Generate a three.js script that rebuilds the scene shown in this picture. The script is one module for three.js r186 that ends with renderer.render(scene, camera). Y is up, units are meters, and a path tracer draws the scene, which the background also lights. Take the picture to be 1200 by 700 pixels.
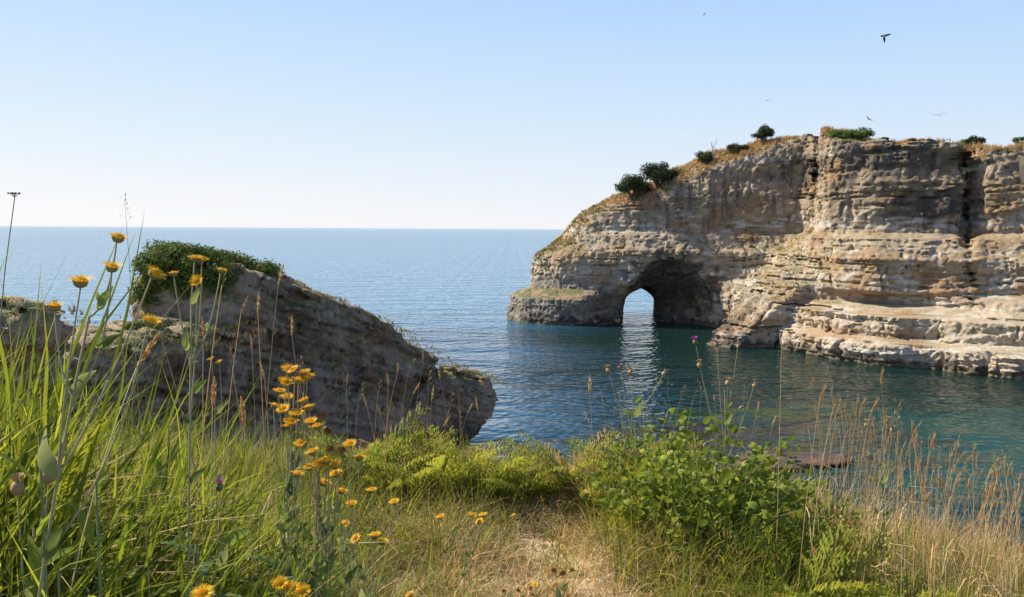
import * as THREE from 'three';
import { mergeGeometries } from 'three/addons/utils/BufferGeometryUtils.js';
import { createNoise2D, createNoise3D } from 'simplex-noise';

// ---------------------------------------------------------------- camera, sky, sun, exposure
const scene = new THREE.Scene();
const camera = new THREE.PerspectiveCamera(40, 1200 / 700, 0.05, 60000);
camera.position.set(0, 12, 0);
camera.rotation.order = 'YXZ';
camera.rotation.set(-4.87 * Math.PI / 180, 0, 0.0058);
camera.updateMatrixWorld(true); camera.updateProjectionMatrix();

const SUN_AZ = 67 * Math.PI / 180, SUN_EL = 41 * Math.PI / 180;            // degrees left of straight ahead, and above the sea
const sunDir = new THREE.Vector3(-Math.sin(SUN_AZ) * Math.cos(SUN_EL), Math.sin(SUN_EL), -Math.cos(SUN_AZ) * Math.cos(SUN_EL));
const sun = new THREE.DirectionalLight(new THREE.Color(1.0, 0.9, 0.74), 5.0);
sun.name = 'sun'; sun.position.copy(sunDir).multiplyScalar(150).add(new THREE.Vector3(15, 0, -60)); sun.target.position.set(15, 0, -60);
sun.castShadow = true; sun.shadow.mapSize.set(4096, 4096); sun.shadow.bias = -0.0005;
Object.assign(sun.shadow.camera, { left: -90, right: 90, top: 90, bottom: -90, near: 1, far: 400 });
scene.add(sun, sun.target);

const renderer = new THREE.WebGLRenderer({ antialias: true });
renderer.toneMapping = THREE.LinearToneMapping; renderer.toneMappingExposure = 1.9;
renderer.shadowMap.enabled = true; renderer.shadowMap.type = THREE.PCFSoftShadowMap;

const lerp = (a, b, t) => a + (b - a) * t, clamp = (x, a = 0, b = 1) => Math.min(b, Math.max(a, x));
const smooth = (a, b, x) => { const t = clamp((x - a) / (b - a)); return t * t * (3 - 2 * t); };
const TAU = Math.PI * 2;
const mix3 = (o, c, t) => { o[0] = lerp(o[0], c[0], t); o[1] = lerp(o[1], c[1], t); o[2] = lerp(o[2], c[2], t); };

{ // clear summer sky, paler towards the horizon and towards the sun
  const W = 1024, H = 512, data = new Float32Array(W * H * 4);
  const stops = [[0, .95, .935, .945], [.05, .85, .9, .95], [.14, .66, .82, .97], [.25, .48, .7, .98], [.42, .28, .48, .9], [.7, .17, .34, .74], [1, .12, .27, .64]];
  for (let r = 0; r < H; r++) {
    const el = ((r + .5) / H - .5) * Math.PI, y = Math.max(0, Math.sin(el));
    let k = 0; while (k < stops.length - 2 && y > stops[k + 1][0]) k++;
    const a = stops[k], b = stops[k + 1], t = clamp((y - a[0]) / (b[0] - a[0]));
    for (let c = 0; c < W; c++) {
      const az = ((c + .5) / W - .5) * TAU, x = Math.cos(az) * Math.cos(el), z = Math.sin(az) * Math.cos(el);
      const cs = clamp(x * sunDir.x + Math.sin(el) * sunDir.y + z * sunDir.z, -1, 1);
      const glow = Math.pow(clamp(.5 + .5 * cs), 3.2) * .6 , haze = Math.exp(-y * 7);
      const o = (r * W + c) * 4, g = glow * (.45 + .55 * haze);
      data[o] = (lerp(a[1], b[1], t) * (1 - .1 * (1 - glow)) + g * .40) / 1.9;
      data[o + 1] = (lerp(a[2], b[2], t) * (1 - .06 * (1 - glow)) + g * .29) / 1.9;
      data[o + 2] = (lerp(a[3], b[3], t) + g * .10) / 1.9;
      data[o + 3] = 1;
    }
  }
  const sky = new THREE.DataTexture(data, W, H, THREE.RGBAFormat, THREE.FloatType);
  sky.mapping = THREE.EquirectangularReflectionMapping; sky.magFilter = THREE.LinearFilter; sky.minFilter = THREE.LinearFilter; sky.needsUpdate = true;
  scene.background = sky; scene.environment = sky;
}

// ---------------------------------------------------------------- helpers
function rng(seed) { let s = seed | 0; return () => { s = (s + 0x6d2b79f5) | 0; let t = Math.imul(s ^ (s >>> 15), 1 | s); t = (t + Math.imul(t ^ (t >>> 7), 61 | t)) ^ t; return ((t ^ (t >>> 14)) >>> 0) / 4294967296; }; }
const n3 = createNoise3D(rng(11)), n2 = createNoise2D(rng(12));
const hash = (a, b = 0, c = 0) => { let h = Math.imul(a | 0, 374761393) ^ Math.imul(b | 0, 668265263) ^ Math.imul(c | 0, 1274126177); h = Math.imul(h ^ (h >>> 13), 1103515245); return ((h ^ (h >>> 16)) >>> 0) / 4294967296; };
const V = (x, y, z) => new THREE.Vector3(x, y, z);
const used = new Map();
function numbered(name) { const k = used.get(name) ?? 0; used.set(name, k + 1); return k ? name + '_' + String(k).padStart(3, '0') : name; }
function tag(o, label, category, group, kind) {
  if (label) o.userData.label = label; if (category) o.userData.category = category;
  if (group) o.userData.group = group; if (kind) o.userData.kind = kind;
  return o;
}
function mesh(name, geometry, material, parent = scene) {
  const o = new THREE.Mesh(geometry, material); o.name = parent === scene ? numbered(name) : name;
  o.castShadow = o.receiveShadow = true; parent.add(o); return o;
}
function thing(name, label, category, pos = [0, 0, 0], group) {
  const o = new THREE.Group(); o.name = numbered(name); o.position.set(...pos); scene.add(o); return tag(o, label, category, group);
}
const std = (c, o = {}) => new THREE.MeshStandardMaterial({ color: new THREE.Color().setRGB(...c), roughness: .9, side: THREE.DoubleSide, ...o });
// thin leaf or blade: lets part of the light through
const leafy = (c, t = .4, o = {}) => new THREE.MeshPhysicalMaterial({ color: new THREE.Color().setRGB(...c), roughness: .85, transmission: t, thickness: 0, specularIntensity: .2, side: THREE.DoubleSide, ...o });
// points are surveyed from one fixed station on the cliff top: bearing and drop read on a 1200 x 700 sheet, and the distance out to sea
const STATION = V(0, 12, 0), SHEET = new THREE.Matrix4().makeRotationFromEuler(new THREE.Euler(-4.87 * Math.PI / 180, 0, .0058, 'YXZ'));
function at(u, v, dist) { const k = Math.tan(20 * Math.PI / 180) / 350, p = V((u - 600) * k, (350 - v) * k, -1).applyMatrix4(SHEET); return p.multiplyScalar(dist / -p.z).add(STATION); }

// collects triangles with vertex colours
class Builder {
  constructor() { this.p = []; this.c = []; this.i = []; this.uv = []; }
  vert(x, y, z, c) { this.p.push(x, y, z); this.c.push(c[0], c[1], c[2]); return this.p.length / 3 - 1; }
  tri(a, b, c) { this.i.push(a, b, c); }
  quad(a, b, c, d) { this.i.push(a, b, c, a, c, d); }
  // flat or folded strip along points, with half-widths and a side vector
  strip(pts, half, side, c, fold = 0, up = null) {
    let last = null;
    for (let k = 0; k < pts.length; k++) {
      const p = pts[k], w = half[k];
      let row;
      if (w < 1e-6) { const a = this.vert(p.x, p.y, p.z, c); row = [a, a, a]; }
      else {
        const l = this.vert(p.x - side.x * w, p.y - side.y * w, p.z - side.z * w, c), r = this.vert(p.x + side.x * w, p.y + side.y * w, p.z + side.z * w, c);
        const m = fold ? this.vert(p.x + up.x * -fold * w, p.y + up.y * -fold * w, p.z + up.z * -fold * w, c) : l;
        row = [l, m, r];
      }
      if (last) {
        if (fold) { this.face(last[0], last[1], row[1], row[0]); this.face(last[1], last[2], row[2], row[1]); }
        else this.face(last[0], last[2], row[2], row[0]);
      }
      last = row;
    }
  }
  face(a, b, c, d) { if (a !== b) this.tri(a, b, c); if (c !== d) this.tri(a, c, d); }
  // round stem
  tube(pts, rad, c, sides = 5) {
    let last = null; const t = V(0, 0, 0), a = V(0, 0, 0), b = V(0, 0, 0);
    for (let k = 0; k < pts.length; k++) {
      t.copy(pts[Math.min(k + 1, pts.length - 1)]).sub(pts[Math.max(k - 1, 0)]).normalize();
      a.set(0, 0, 1).addScaledVector(t, -t.z); if (a.lengthSq() < .02) a.set(1, 0, 0).addScaledVector(t, -t.x); a.normalize(); b.crossVectors(t, a);
      const row = [];
      for (let s = 0; s < sides; s++) { const w = s / sides * TAU, x = Math.cos(w) * rad[k], y = Math.sin(w) * rad[k]; row.push(this.vert(pts[k].x + a.x * x + b.x * y, pts[k].y + a.y * x + b.y * y, pts[k].z + a.z * x + b.z * y, c)); }
      if (last) for (let s = 0; s < sides; s++) this.quad(last[s], last[(s + 1) % sides], row[(s + 1) % sides], row[s]);
      last = row;
    }
  }
  blob(center, rx, ry, rz, c, nu = 7, nv = 5, rough = 0, r = null) {
    const rows = [];
    for (let j = 0; j <= nv; j++) { const th = j / nv * Math.PI, row = []; for (let i = 0; i < nu; i++) { const ph = i / nu * TAU, k = 1 + (rough ? (r() - .5) * rough : 0); row.push(this.vert(center.x + Math.cos(ph) * Math.sin(th) * rx * k, center.y + Math.cos(th) * ry * k, center.z + Math.sin(ph) * Math.sin(th) * rz * k, c)); } rows.push(row); }
    for (let j = 0; j < nv; j++) for (let i = 0; i < nu; i++) this.quad(rows[j][i], rows[j][(i + 1) % nu], rows[j + 1][(i + 1) % nu], rows[j + 1][i]);
  }
  build() {
    const g = new THREE.BufferGeometry();
    g.setAttribute('position', new THREE.Float32BufferAttribute(this.p, 3)); g.setAttribute('color', new THREE.Float32BufferAttribute(this.c, 3));
    g.setIndex(this.p.length / 3 > 65535 ? new THREE.Uint32BufferAttribute(this.i, 1) : new THREE.Uint16BufferAttribute(this.i, 1));
    g.computeVertexNormals(); return g;
  }
}
function bezier(a, b, c, n) { const out = []; for (let k = 0; k <= n; k++) { const t = k / n, u = 1 - t; out.push(V(u * u * a.x + 2 * u * t * b.x + t * t * c.x, u * u * a.y + 2 * u * t * b.y + t * t * c.y, u * u * a.z + 2 * u * t * b.z + t * t * c.z)); } return out; }
const vary = (r, c, a) => { const k = 1 + (r() - .5) * 2 * a, h = (r() - .5) * a * .6; return [c[0] * k * (1 + h), c[1] * k, c[2] * k * (1 - h)]; };
function grey(size, fn) { const d = new Uint8Array(size * size * 4); for (let y = 0; y < size; y++) for (let x = 0; x < size; x++) { const v = clamp(fn(x / size, y / size)) * 255, o = (y * size + x) * 4; d[o] = d[o + 1] = d[o + 2] = v; d[o + 3] = 255; } const t = new THREE.DataTexture(d, size, size); t.wrapS = t.wrapT = THREE.RepeatWrapping; t.magFilter = THREE.LinearFilter; t.needsUpdate = true; return t; }
// tileable noise: u, v in 0..1, f whole number of cells
const tile = (u, v, f, seed = 0) => { const a = u * TAU, b = v * TAU, k = f / TAU; return n3(Math.cos(a) * k + seed, Math.sin(a) * k, Math.cos(b) * k * .97 + seed) * .6 + n3(Math.sin(b) * k - seed, Math.cos(a) * k + 9, Math.sin(a) * k * 1.03 - seed) * .6; };

// ---------------------------------------------------------------- rock: a density field meshed on a sparse grid
// coarse(x, y, z) is sampled on a lattice of blocks, detail(base, x, y, z) adds relief within reach of the surface
function meshField(coarse, detail, lo, hi, cell, reach, paint, uvOf, skip) {
  const B = 4, bs = B * cell, nb = [0, 1, 2].map((k) => Math.ceil((hi[k] - lo[k]) / bs)), N = B + 1, buf = new Float32Array(N * N * N);
  const lx = nb[0] + 1, ly = nb[1] + 1, lz = nb[2] + 1, lat = new Float32Array(lx * ly * lz);
  for (let k = 0, q = 0; k < lz; k++) for (let j = 0; j < ly; j++) for (let i = 0; i < lx; i++, q++) lat[q] = coarse(lo[0] + i * bs, lo[1] + j * bs, lo[2] + k * bs);
  const nx = nb[0] * B + 1, ny = nb[1] * B + 1, cells = new Map(), pos = [], list = [];
  for (let bz = 0; bz < nb[2]; bz++) for (let by = 0; by < nb[1]; by++) for (let bx = 0; bx < nb[0]; bx++) {
    const q0 = bx + lx * (by + ly * bz), c = [lat[q0], lat[q0 + 1], lat[q0 + lx], lat[q0 + lx + 1], lat[q0 + lx * ly], lat[q0 + lx * ly + 1], lat[q0 + lx * ly + lx], lat[q0 + lx * ly + lx + 1]];
    const mn = Math.min(...c), mx = Math.max(...c); if (mn > reach || mx < -reach) continue;
    const ox = lo[0] + bx * bs, oy = lo[1] + by * bs, oz = lo[2] + bz * bs; if (skip && skip(ox, oy, oz)) continue;
    for (let k = 0, q = 0; k < N; k++) for (let j = 0; j < N; j++) for (let i = 0; i < N; i++, q++) {
      const u = i / B, v = j / B, w = k / B, b = lerp(lerp(lerp(c[0], c[1], u), lerp(c[2], c[3], u), v), lerp(lerp(c[4], c[5], u), lerp(c[6], c[7], u), v), w);
      buf[q] = b > reach || b < -reach ? b : detail(b, ox + i * cell, oy + j * cell, oz + k * cell);
    }
    for (let k = 0; k < B; k++) for (let j = 0; j < B; j++) for (let i = 0; i < B; i++) {
      const q = i + N * (j + N * k), g = [buf[q], buf[q + 1], buf[q + N], buf[q + N + 1], buf[q + N * N], buf[q + N * N + 1], buf[q + N * N + N], buf[q + N * N + N + 1]];
      let mask = 0; for (let s = 0; s < 8; s++) if (g[s] < 0) mask |= 1 << s;
      if (mask === 0 || mask === 255) continue;
      let sx = 0, sy = 0, sz = 0, n = 0;
      for (let s = 0; s < 8; s++) for (let ax = 0; ax < 3; ax++) {
        const e = s | (1 << ax); if (e === s || ((mask >> s) & 1) === ((mask >> e) & 1)) continue;
        const t = g[s] / (g[s] - g[e]);
        sx += (s & 1) + (ax === 0 ? t : 0); sy += ((s >> 1) & 1) + (ax === 1 ? t : 0); sz += ((s >> 2) & 1) + (ax === 2 ? t : 0); n++;
      }
      const I = bx * B + i, J = by * B + j, K = bz * B + k;
      cells.set(I + nx * (J + ny * K), list.length); list.push(I, J, K, mask);
      pos.push(ox + (i + sx / n) * cell, oy + (j + sy / n) * cell, oz + (k + sz / n) * cell);
    }
  }
  let idx = []; const get = (I, J, K) => { const o = cells.get(I + nx * (J + ny * K)); return o === undefined ? -1 : o >> 2; };
  for (let o = 0; o < list.length; o += 4) {
    const I = list[o], J = list[o + 1], K = list[o + 2], m = list[o + 3], s0 = m & 1, a = o >> 2;
    for (let ax = 0; ax < 3; ax++) {
      const s1 = (m >> (1 << ax)) & 1; if (s0 === s1) continue;
      let b, c, d;
      if (ax === 0) { b = get(I, J - 1, K); c = get(I, J - 1, K - 1); d = get(I, J, K - 1); }
      else if (ax === 1) { b = get(I, J, K - 1); c = get(I - 1, J, K - 1); d = get(I - 1, J, K); }
      else { b = get(I - 1, J, K); c = get(I - 1, J - 1, K); d = get(I, J - 1, K); }
      if (b < 0 || c < 0 || d < 0) continue;
      if (s0) idx.push(a, b, c, a, c, d); else idx.push(a, c, b, a, d, c);
    }
  }
  { // crumbs that hang in the air are left out
    const n = pos.length / 3, up = new Int32Array(n).map((_, i) => i), size = new Int32Array(n), find = (i) => { while (up[i] !== i) { up[i] = up[up[i]]; i = up[i]; } return i; };
    for (let q = 0; q < idx.length; q += 3) { const a = find(idx[q]), b = find(idx[q + 1]); up[a] = b; const c = find(idx[q + 2]); up[find(b)] = c; }
    for (let i = 0; i < n; i++) size[find(i)]++;
    idx = idx.filter((_, q) => size[find(idx[q - q % 3])] > 400);
    const map = new Int32Array(n).fill(-1), kept = []; for (let q = 0; q < idx.length; q++) { let m = map[idx[q]]; if (m < 0) { m = map[idx[q]] = kept.length / 3; kept.push(pos[idx[q] * 3], pos[idx[q] * 3 + 1], pos[idx[q] * 3 + 2]); } idx[q] = m; }
    pos.length = 0; for (const v of kept) pos.push(v);
  }
  const n = pos.length / 3, g = new THREE.BufferGeometry(), col = new Float32Array(n * 3), uv = new Float32Array(n * 2);
  g.setAttribute('position', new THREE.Float32BufferAttribute(pos, 3)); g.setIndex(new THREE.Uint32BufferAttribute(idx, 1)); g.computeVertexNormals();
  const nor = g.attributes.normal.array;
  for (let q = 0; q < n; q++) { const x = pos[q * 3], y = pos[q * 3 + 1], z = pos[q * 3 + 2]; paint(x, y, z, col, q * 3, nor[q * 3 + 1]); const w = uvOf(x, y, z); uv[q * 2] = w[0]; uv[q * 2 + 1] = w[1]; }
  g.setAttribute('color', new THREE.BufferAttribute(col, 3)); g.setAttribute('uv', new THREE.BufferAttribute(uv, 2));
  return g;
}
// signed distance in plan, x to the right and d away from the camera; negative inside
function plan(poly) {
  const n = poly.length;
  return (x, d) => {
    let best = 1e9, inside = false;
    for (let i = 0, j = n - 1; i < n; j = i++) {
      const ax = poly[i][0], ad = poly[i][1], bx = poly[j][0], bd = poly[j][1], ex = bx - ax, ed = bd - ad, wx = x - ax, wd = d - ad;
      const t = clamp((wx * ex + wd * ed) / (ex * ex + ed * ed)), qx = wx - ex * t, qd = wd - ed * t, q = qx * qx + qd * qd;
      if (q < best) best = q;
      if ((ad > d) !== (bd > d) && x < ex * (d - ad) / ed + ax) inside = !inside;
    }
    return inside ? -Math.sqrt(best) : Math.sqrt(best);
  };
}
// bedding: each bed has its own hardness, looked up by height in the pile of beds
function bedding(seed, from, to, thin, thick) {
  const r = rng(seed), step = .02, n = Math.ceil((to - from) / step), out = new Float32Array(n), id = new Int16Array(n);
  let y = from, k = 0, cur = 0;
  while (y < to) {
    const t = lerp(thin, thick, Math.pow(r(), 1.8)), hard = (r() - .5) * 2, gap = r() < .55 ? .5 + r() * .9 : .1;
    for (; k < n && from + k * step < y + t; k++) { const q = (from + k * step - y) / t, e = Math.min(q, 1 - q) * t; out[k] = hard * .55 - gap * Math.exp(-e * e / .004) - .18 * Math.pow(Math.abs(q * 2 - 1), 3); id[k] = cur; }
    y += t; cur++;
  }
  return { at: (h) => out[clamp(Math.round((h - from) / step), 0, n - 1)], id: (h) => id[clamp(Math.round((h - from) / step), 0, n - 1)] };
}
const smax = (a, b, k) => { const h = Math.max(k - Math.abs(a - b), 0) / k; return Math.max(a, b) + h * h * k * .25; };
const rockBump = grey(512, (u, v) => .62 - .3 * Math.pow(1 - Math.min(1, Math.abs(tile(u, v, 8, 3)) * 2.2), 3) - .22 * Math.pow(1 - Math.min(1, Math.abs(tile(u, v, 22, 5)) * 2), 3) + .14 * tile(u, v, 40, 5) + .12 * tile(u, v, 90, 8));
rockBump.repeat.set(1 / 2.5, 1 / 1.8);

// ---------------------------------------------------------------- sea and sea bed
{
  const size = 1024, waves = [], r = rng(77);
  for (let k = 0; k < 90; k++) { const len = 2.2 + 70 * Math.pow(r(), 1.15), ang = -1.25 + (r() - .5) * 2.2 * (.5 + len / 72); waves.push([Math.round(Math.cos(ang) * len), Math.round(Math.sin(ang) * len), r() * TAU, Math.pow(len, -.95)]); }
  const h = new Float32Array(size * size); let lo = 9, hi = -9;
  for (const [a, b, ph, amp] of waves) for (let y = 0; y < size; y++) { const w = TAU * b * y / size + ph; for (let x = 0; x < size; x++) { const s = Math.sin(TAU * a * x / size + w); h[y * size + x] += amp * (s + .25 * s * s); } }
  for (const v of h) { lo = Math.min(lo, v); hi = Math.max(hi, v); }
  const chop = grey(size, (u, v) => (h[Math.round(v * size) * size + Math.round(u * size)] - lo) / (hi - lo));
  chop.repeat.set(1 / 34, 1 / 34);
  const xs = [-24000, -6000, -1500, -400, -150, -60], zs = [400, 60], col = [];
  for (let x = -30; x <= 60; x += 1) xs.push(x); xs.push(75, 90); xs.push(150, 400, 1500, 6000, 24000);
  for (let z = 0; z >= -125; z -= 1) zs.push(z); zs.push(-140, -160); zs.push(-220, -500, -1500, -5000, -14000, -30000);
  const p = [], uv = [], idx = [];
  // green, sand-clouded bay water, darkened in colour for the cliff's reflection; blue outside, darker near land
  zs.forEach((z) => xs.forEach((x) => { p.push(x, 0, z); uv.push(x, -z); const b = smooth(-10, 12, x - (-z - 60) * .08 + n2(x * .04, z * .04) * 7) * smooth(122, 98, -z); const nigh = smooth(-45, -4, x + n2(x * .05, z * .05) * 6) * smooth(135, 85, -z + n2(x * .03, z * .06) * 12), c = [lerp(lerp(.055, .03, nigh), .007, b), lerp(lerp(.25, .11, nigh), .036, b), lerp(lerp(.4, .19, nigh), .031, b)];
    const sh = smooth(11, 4, Math.hypot((x - 15.5) * .75, (-z - 47) * 1.0) + n2(x * .14, z * .2) * 3), st = .5 + .5 * n2(x * .25 + 40, z * .9), green = smooth(2.2, .6, Math.abs(-z - 52.5 - (x - 14) * .12) + n2(x * .3, z * .4)) * smooth(8, 11, x) * smooth(27, 20, x), clear = smooth(16, 6, Math.hypot((x - 28) * .7, -z - 44) + n2(x * .15, z * .15) * 3);
    mix3(c, [.012, .1, .088], .8 * clear); mix3(c, [.06, .027, .014], .6 * smooth(.5, .9, sh * (.45 + .8 * st))); mix3(c, [.05, .13, .03], .6 * green * smooth(.3, .6, st)); col.push(...c); }));
  for (let j = 0; j + 1 < zs.length; j++) for (let i = 0; i + 1 < xs.length; i++) { const a = j * xs.length + i; idx.push(a, a + 1, a + xs.length + 1, a, a + xs.length + 1, a + xs.length); }
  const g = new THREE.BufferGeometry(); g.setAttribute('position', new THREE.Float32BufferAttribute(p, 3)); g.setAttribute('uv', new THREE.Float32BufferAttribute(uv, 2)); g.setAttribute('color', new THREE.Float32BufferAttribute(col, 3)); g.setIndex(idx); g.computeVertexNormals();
  const water = new THREE.MeshPhysicalMaterial({ vertexColors: true, roughness: .14, ior: 1.33, transmission: .45, thickness: 0, bumpMap: chop, bumpScale: .5, side: THREE.DoubleSide });
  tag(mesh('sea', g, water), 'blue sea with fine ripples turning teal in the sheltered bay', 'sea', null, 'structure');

  // bed of the bay: sand, weed and a red-brown reef, dropping away to deep water
  const B = new Builder(), X = 150, D = 170, rows = [];
  for (let j = 0; j <= D; j++) {
    const row = [];
    for (let i = 0; i <= X; i++) {
      const x = -70 + i * 1.0, d = 2 + j * 1.0;
      const shelf = smooth(13, 4, Math.hypot((x - 16) * .8, (d - 47) * .9) + n2(x * .12, d * .12) * 2.5), shallow = smooth(60, 25, Math.hypot((x - 40) * .7, d - 52));
      const bay = smooth(-8, 14, x - (d - 60) * .05 + n2(x * .05, d * .05) * 4) * smooth(118, 95, d);
      let y = -14 + 9.5 * bay + 2.2 * shallow * bay + n2(x * .2, d * .2) * .5; y = lerp(y, -.75 + n2(x * .35, d * .5) * .3, shelf); y = Math.min(y, -.3);
      const t = .5 + .5 * n2(x * .3 + 40, d * .7), w = .5 + .5 * n2(x * .11, d * .22 + 7);
      const deep = [.008, .03, .07], sand = [.12, .3, .24], weed = [.05, .075, .045], reef = [.2, .085, .05];
      let c = [0, 1, 2].map((k) => lerp(deep[k], lerp(sand[k], weed[k], smooth(.35, .75, w)), bay));
      const rr = smooth(.25, .6, shelf * (.6 + .6 * t)); c = c.map((q, k) => lerp(q, reef[k] * (.6 + .7 * t), rr));
      row.push(B.vert(x, y, -d, c));
    }
    rows.push(row);
  }
  for (let j = 0; j < D; j++) for (let i = 0; i < X; i++) B.quad(rows[j][i], rows[j][i + 1], rows[j + 1][i + 1], rows[j + 1][i]);
  tag(mesh('sea_bed', B.build(), new THREE.MeshStandardMaterial({ vertexColors: true, roughness: 1, side: THREE.DoubleSide })), 'sandy and weedy sea bed with a red brown reef under the bay', 'sea bed', null, 'structure');
  const deepBed = new THREE.PlaneGeometry(60000, 40000); deepBed.rotateX(-Math.PI / 2); deepBed.translate(0, -16, -15000);
  tag(mesh('deep_sea_bed', deepBed, std([.008, .03, .07])), 'dark bed of the open sea', 'sea bed', null, 'structure');
}

// ---------------------------------------------------------------- the cliff with the arch
const rockMat = new THREE.MeshStandardMaterial({ vertexColors: true, roughness: .93, bumpMap: rockBump, bumpScale: .13, side: THREE.DoubleSide });
const cliff = thing('sea_cliff', 'tall layered limestone cliff with a natural sea arch and a pale ledge at its foot', 'cliff');
let cliffField;
{
  const back = [[75, 50], [75, 125], [40, 122], [24, 121], [12, 119], [5, 116]];
  const levels = [ // [from height, to height, outline in plan]
    [-6, 1.9, [[-.8, 110], [-.3, 107], [1.5, 104.2], [5, 102], [9, 101], [13, 100.5], [17.3, 99.5], [20, 98.5], [22.3, 97], [22.6, 95], [24, 91.5], [26.2, 84.5], [28.6, 79], [30.8, 74.5], [33.1, 71.8], [36.4, 70.5], [38.1, 68], [41, 66], [46, 63], [58, 55]]],
    [2.2, 4.2, [[-.4, 110], [.1, 107], [2.0, 104.2], [5.4, 102.2], [9, 101.2], [13, 101], [17.3, 99.5], [20, 98.5], [23, 97], [24, 95.5], [26, 91.5], [28, 86], [30, 80.5], [31.8, 76], [34.5, 73.6], [37.5, 72.4], [39.3, 70.2], [42, 68.2], [47, 65], [58, 57]]],
    [4.6, 5.5, [[2.4, 110], [2.9, 107.6], [5, 105.6], [7.5, 104.2], [10, 102.9], [13, 101.6], [17.3, 100], [20, 98.8], [24, 97.2], [26, 96], [28, 93], [29.6, 88], [31.5, 84], [34, 81], [37.5, 79.5], [40.5, 76], [43, 71.5], [48, 68.5], [58, 62]]],
    [6.0, 9.2, [[2.7, 110], [3.1, 107.8], [5, 105.4], [8, 103.6], [13, 101.9], [17.3, 100.3], [21, 98.7], [26, 97], [29, 95.3], [30.4, 91], [30.8, 86], [32.2, 81.8], [35, 78.8], [39, 77], [42.2, 75.4], [44.4, 75], [47.5, 73], [58, 66]]],
    [10.4, 10.9, [[6.0, 111], [6.8, 108], [8.5, 105.4], [11, 103.8], [14, 102.4], [18, 100.8], [22, 99.2], [27, 97.4], [31.5, 95.6], [32, 91.5], [31.4, 87], [32.8, 83], [35.4, 80], [39, 78], [42.6, 76.6], [44.8, 76.2], [48, 74.2], [58, 67]]],
    [11.8, 16.5, [[7.8, 112], [8.4, 108.4], [10, 106], [12, 104.6], [15, 103], [19, 101.4], [23, 99.8], [28, 97.8], [33.2, 95.8], [34.6, 92], [32.4, 89], [32.4, 86.5], [33.4, 84.6], [36, 82.4], [40, 80.4], [43.4, 79], [44.5, 81.5], [45, 78.2], [49, 76], [58, 69]]],
    [18, 26, [[7.8, 112], [8.4, 108.8], [10, 106.4], [12, 105], [15, 103.4], [19, 101.8], [23, 100.2], [28, 98.2], [33.4, 96], [35, 92.5], [32.8, 89.6], [32.6, 87], [33.4, 85], [36, 82.8], [40, 80.8], [43.6, 79.4], [44.8, 82.5], [45.2, 78.6], [49, 76.4], [58, 70]]],
  ].map(([a, b, p]) => ({ a, b, f: plan([...p, ...back]) }));
  const wall = (x, y, d) => {
    let k = 0; while (k < levels.length - 1 && y > levels[k].b) k++;
    const L = levels[k]; if (y >= L.a || k === 0) return L.f(x, d);
    const P = levels[k - 1], t = (y - P.b) / (L.a - P.b); return lerp(P.f(x, d), L.f(x, d), t * t * (3 - 2 * t));
  };
  const mids = [.4, 3.3, 4.5, 8.2, 10.8, 14, 20];
  const rounded = (x, y, d) => { let k = 0; while (k < 5 && y > mids[k + 1]) k++; return lerp(levels[k].f(x, d), levels[k + 1].f(x, d), clamp((y - mids[k]) / (mids[k + 1] - mids[k]))); };
  const side = (x, y, d) => { const t = smooth(9, 14, x); return t >= 1 ? wall(x, y, d) : t <= 0 ? rounded(x, y, d) : lerp(rounded(x, y, d), wall(x, y, d), t); };   // the seaward end is worn round
  const ridge = [[-2, 3.2], [0, 4.6], [1.7, 5.4], [2.4, 9.0], [4.2, 10.0], [6.2, 10.6], [8.4, 13.3], [10.5, 14.9], [12.9, 16.2], [16, 17.4], [19, 18.6], [23, 20.7], [26.5, 22.0], [30, 22.7], [32.4, 22.8], [34, 21.4], [36, 21.1], [40, 21.0], [44, 20.4], [48, 20.0], [60, 20.5], [80, 21]];
  const top = (x, d) => {
    let k = 0; while (k < ridge.length - 2 && x > ridge[k + 1][0]) k++;
    const a = ridge[k], b = ridge[k + 1], front = lerp(109, 78, smooth(2, 46, x)), low = smooth(34, 26, x) * smooth(4, 9, x) * 1.3 * smooth(5, 0, d - (x < 33 ? 104 - (x - 12) * .38 : 88));
    return lerp(a[1], b[1], clamp((x - a[0]) / (b[0] - a[0]))) - low + 1.7 * smooth(87.5, 91, d) * smooth(32, 34.2, x) * smooth(42, 38, x) + n2(x * .22, d * .22) * .35;
  };
  const arch = (x, y, d) => { // the way through and the hollow in front of it
    const u = x - .1555 * d - .05 * (y - 2), w = Math.abs(u) - 2.2 * Math.pow(Math.max(0, 1 - Math.pow(clamp(y / 5.1), 3.2)), .5), way = smax(w, y - 4.45 - .25 * u, .7);
    const q = Math.hypot((x - 18.8) / 6.6, Math.max(y, 0) / 9.0, (d - 96) / 10.5), hollow = (q - 1) * 6;
    const q2 = Math.hypot((x - 13) / 4.8, Math.max(y - .5, 0) / 6.6, (d - 98.2) / 4.8), hollow2 = (q2 - 1) * 4;
    return Math.min(way, hollow, hollow2);
  };
  const beds = bedding(5, -12, 42, .25, 2.0), fine = bedding(9, -12, 42, .1, .5);
  const level = (x, y, d) => y - .035 * (x - 20) + .02 * (d - 90) + .7 * n3(x * .05, y * .03, d * .05) + .12 * n3(x * .3, y * .2, d * .3);
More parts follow.
